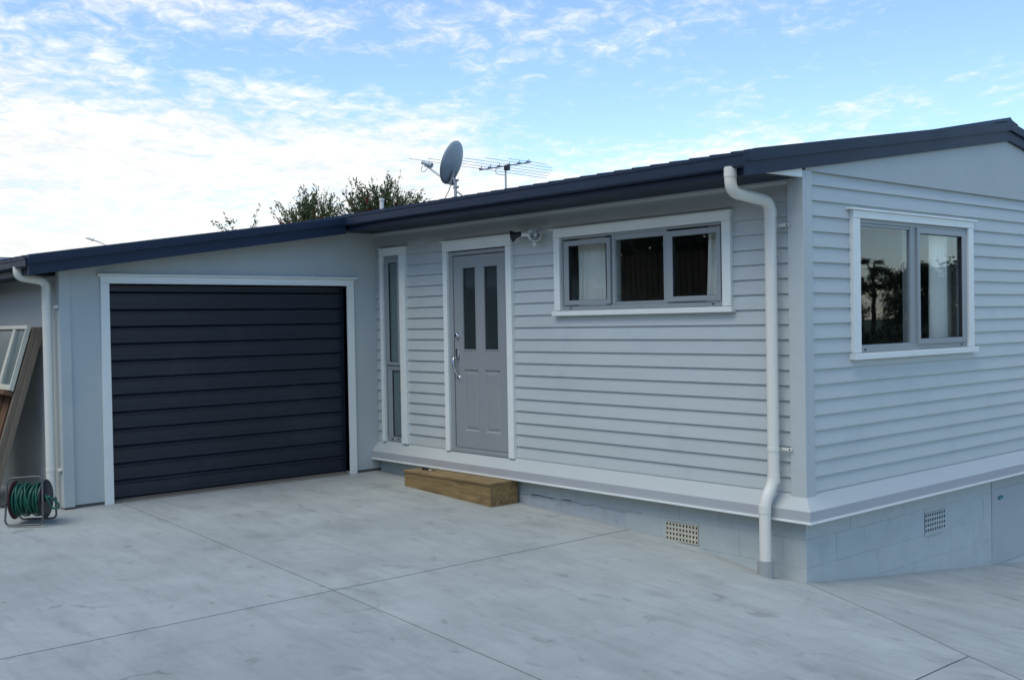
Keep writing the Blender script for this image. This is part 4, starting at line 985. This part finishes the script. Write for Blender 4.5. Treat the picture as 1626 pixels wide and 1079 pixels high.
# ------------------------------------------------------------------ surroundings that the window panes mirror, and unseen blockers added for shade
def rough_tree(name, label, base, h, rad, seed, kind, group):
    rnd = random.Random(seed); t = thing(name, label, 'tree', group, tuple(base)); base = Vector(base); tm = MB(); lm = MB()
    limb(tm, base, base+Vector((rnd.uniform(-.3, .3), rnd.uniform(-.3, .3), h*.92)), .05*h**.8, seed, 8, .02)
    n = 26 if kind == 'pine' else 46
    for k in range(n):
        if kind == 'pine':
            tz = rnd.uniform(.55, 1.0); rr = rad*(1.15-.75*abs(tz-.75))*rnd.uniform(.3, 1)
        else:
            tz = rnd.uniform(.15, 1.0); rr = rad*math.sqrt(max(.05, 1-((tz-.5)/.55)**2))*rnd.uniform(.3, 1)
        az = rnd.uniform(0, 6.283); c = base+Vector((math.cos(az)*rr, math.sin(az)*rr, h*tz))
        if kind == 'pine': limb(tm, base+Vector((0, 0, h*tz*.86)), c, .015*h**.6, rnd.randint(0, 999), 5, .05)
        cr = rad*(.30 if kind == 'pine' else .36)
        for i in range(200):
            p = c+Vector((rnd.gauss(0, cr*.55), rnd.gauss(0, cr*.55), rnd.gauss(0, cr*(.25 if kind == 'pine' else .5))))
            leaf(lm, p, Vector((rnd.gauss(0, 1), rnd.gauss(0, 1), rnd.gauss(0, .7))), cr*rnd.uniform(.28, .45), cr*.10, rnd)
    piece(tm, 'trunk', 'bark', t); piece(lm, 'crown', 'leaf_dark', t)
def mir(ang, dist):      # a place out past the gable end, seen by way of the panes
    return (math.cos(R(ang))*dist, 1.5+math.sin(R(ang))*dist, -1.95)
rough_tree('pine_tree', 'tall flat-topped pine mirrored in the left pane of the gable end window', mir(59.6, 92), 8.9, 1.35, 21, 'pine', 'trees across the street')
for k, (an_, ds, h_, rd_) in enumerate(((60.8, 92, 7.4, 1.5), (62.3, 96, 7.6, 2.1), (64.2, 92, 8.0, 2.3), (66.3, 94, 8.6, 2.6), (58.2, 90, 6.6, 1.8), (56, 94, 7.2, 2.4))):
    rough_tree('dark_tree', ['low spreading dark tree right of the mirrored pine', 'dark bushy tree mirrored beside the window mullion', 'dense dark tree mirrored in the right pane of the gable window', 'tall dense tree mirrored behind the net curtain', 'rounded dark tree left of the mirrored pine', 'leftmost rounded dark tree across the street'][k],
               mir(an_, ds), h_, rd_, 30+k, 'bush', 'trees across the street')
def hedge():
    rnd = random.Random(9); o = MB()
    for i in range(26000):
        an_ = rnd.uniform(52, 74); ds = rnd.uniform(22, 24.5); q = mir(an_, ds); top = 3.0+.35*math.sin(an_*.7)+.25*math.sin(an_*1.9)
        leaf(o, Vector((q[0], q[1], -1.95+rnd.random()*top)), Vector((rnd.gauss(0, 1), rnd.gauss(0, 1), rnd.gauss(0, 1))), .22, .07, rnd)
    h = o.build('hedge', 'leaf_dark'); h['label'] = 'dark hedge along the street mirrored low in the gable window'; h['category'] = 'hedge'
hedge()
def sky_block_hedge():  # unseen hedge, added and widened to hold back low sky light
    rnd = random.Random(19); o = MB()
    for i in range(42000):
        x = rnd.uniform(-22, 18); top = 5.0+.5*math.sin(x*.6)+.4*math.sin(x*1.7+1)
        leaf(o, Vector((x, -13+rnd.gauss(0, .5), -.6+top*rnd.random())), Vector((rnd.gauss(0, 1), rnd.gauss(0, 1), rnd.gauss(0, 1))), .34, .11, rnd)
    h = o.build('hedge', 'leaf_dark'); h['label'] = 'tall unseen hedge added above the paling fence to block low sky, mirrored in the long front window'; h['category'] = 'hedge'
sky_block_hedge()
def fence_with_shade_run():
    t = thing('fence_with_shade_run', 'dark timber paling fence mirrored in the long front window, with an unseen run added to shade the garage side wall', 'fence', None, (-8, -10.2, -.4))
    base = None
    for i in range(96):
        x = -17+i*.155; h_ = 3.05+.02*random.random()
        if base is None:
            base = piece(B(-.055, .055, -.012, .012, 0, 3.05), 'paling', 'brown_timber', t); base.matrix_parent_inverse = Matrix(); base.location = (x+8, 0, 0)
        else:
            c = base.copy(); COL.objects.link(c); c.parent = t; c.location = (x+8, random.uniform(-.004, .004), random.uniform(-.02, .02))
    for i in range(36):  # unseen side run, added only to shade the garage side wall
        c = base.copy(); COL.objects.link(c); c.parent = t; c.rotation_euler = (0, 0, 0); c.scale = (1, 1, .75); c.location = (-6.72-i*.125+8, 5.70, 0)
    for z in (.25, 1.7): piece(B(-11.4, -6.68, -4.555, -4.513, -.4+z, -.3+z), 'rail', 'brown_timber', t)  # rails of the added shading run
    for z in (.25, 1.5, 2.7): piece(B(-17.1, -2.1, -10.26, -10.215, -.4+z, -.3+z), 'rail', 'brown_timber', t)
    for k in range(7): piece(B(-17+k*2.45, -16.9+k*2.45, -10.36, -10.262, -.6, 2.6), 'post', 'brown_timber', t)
fence_with_shade_run()
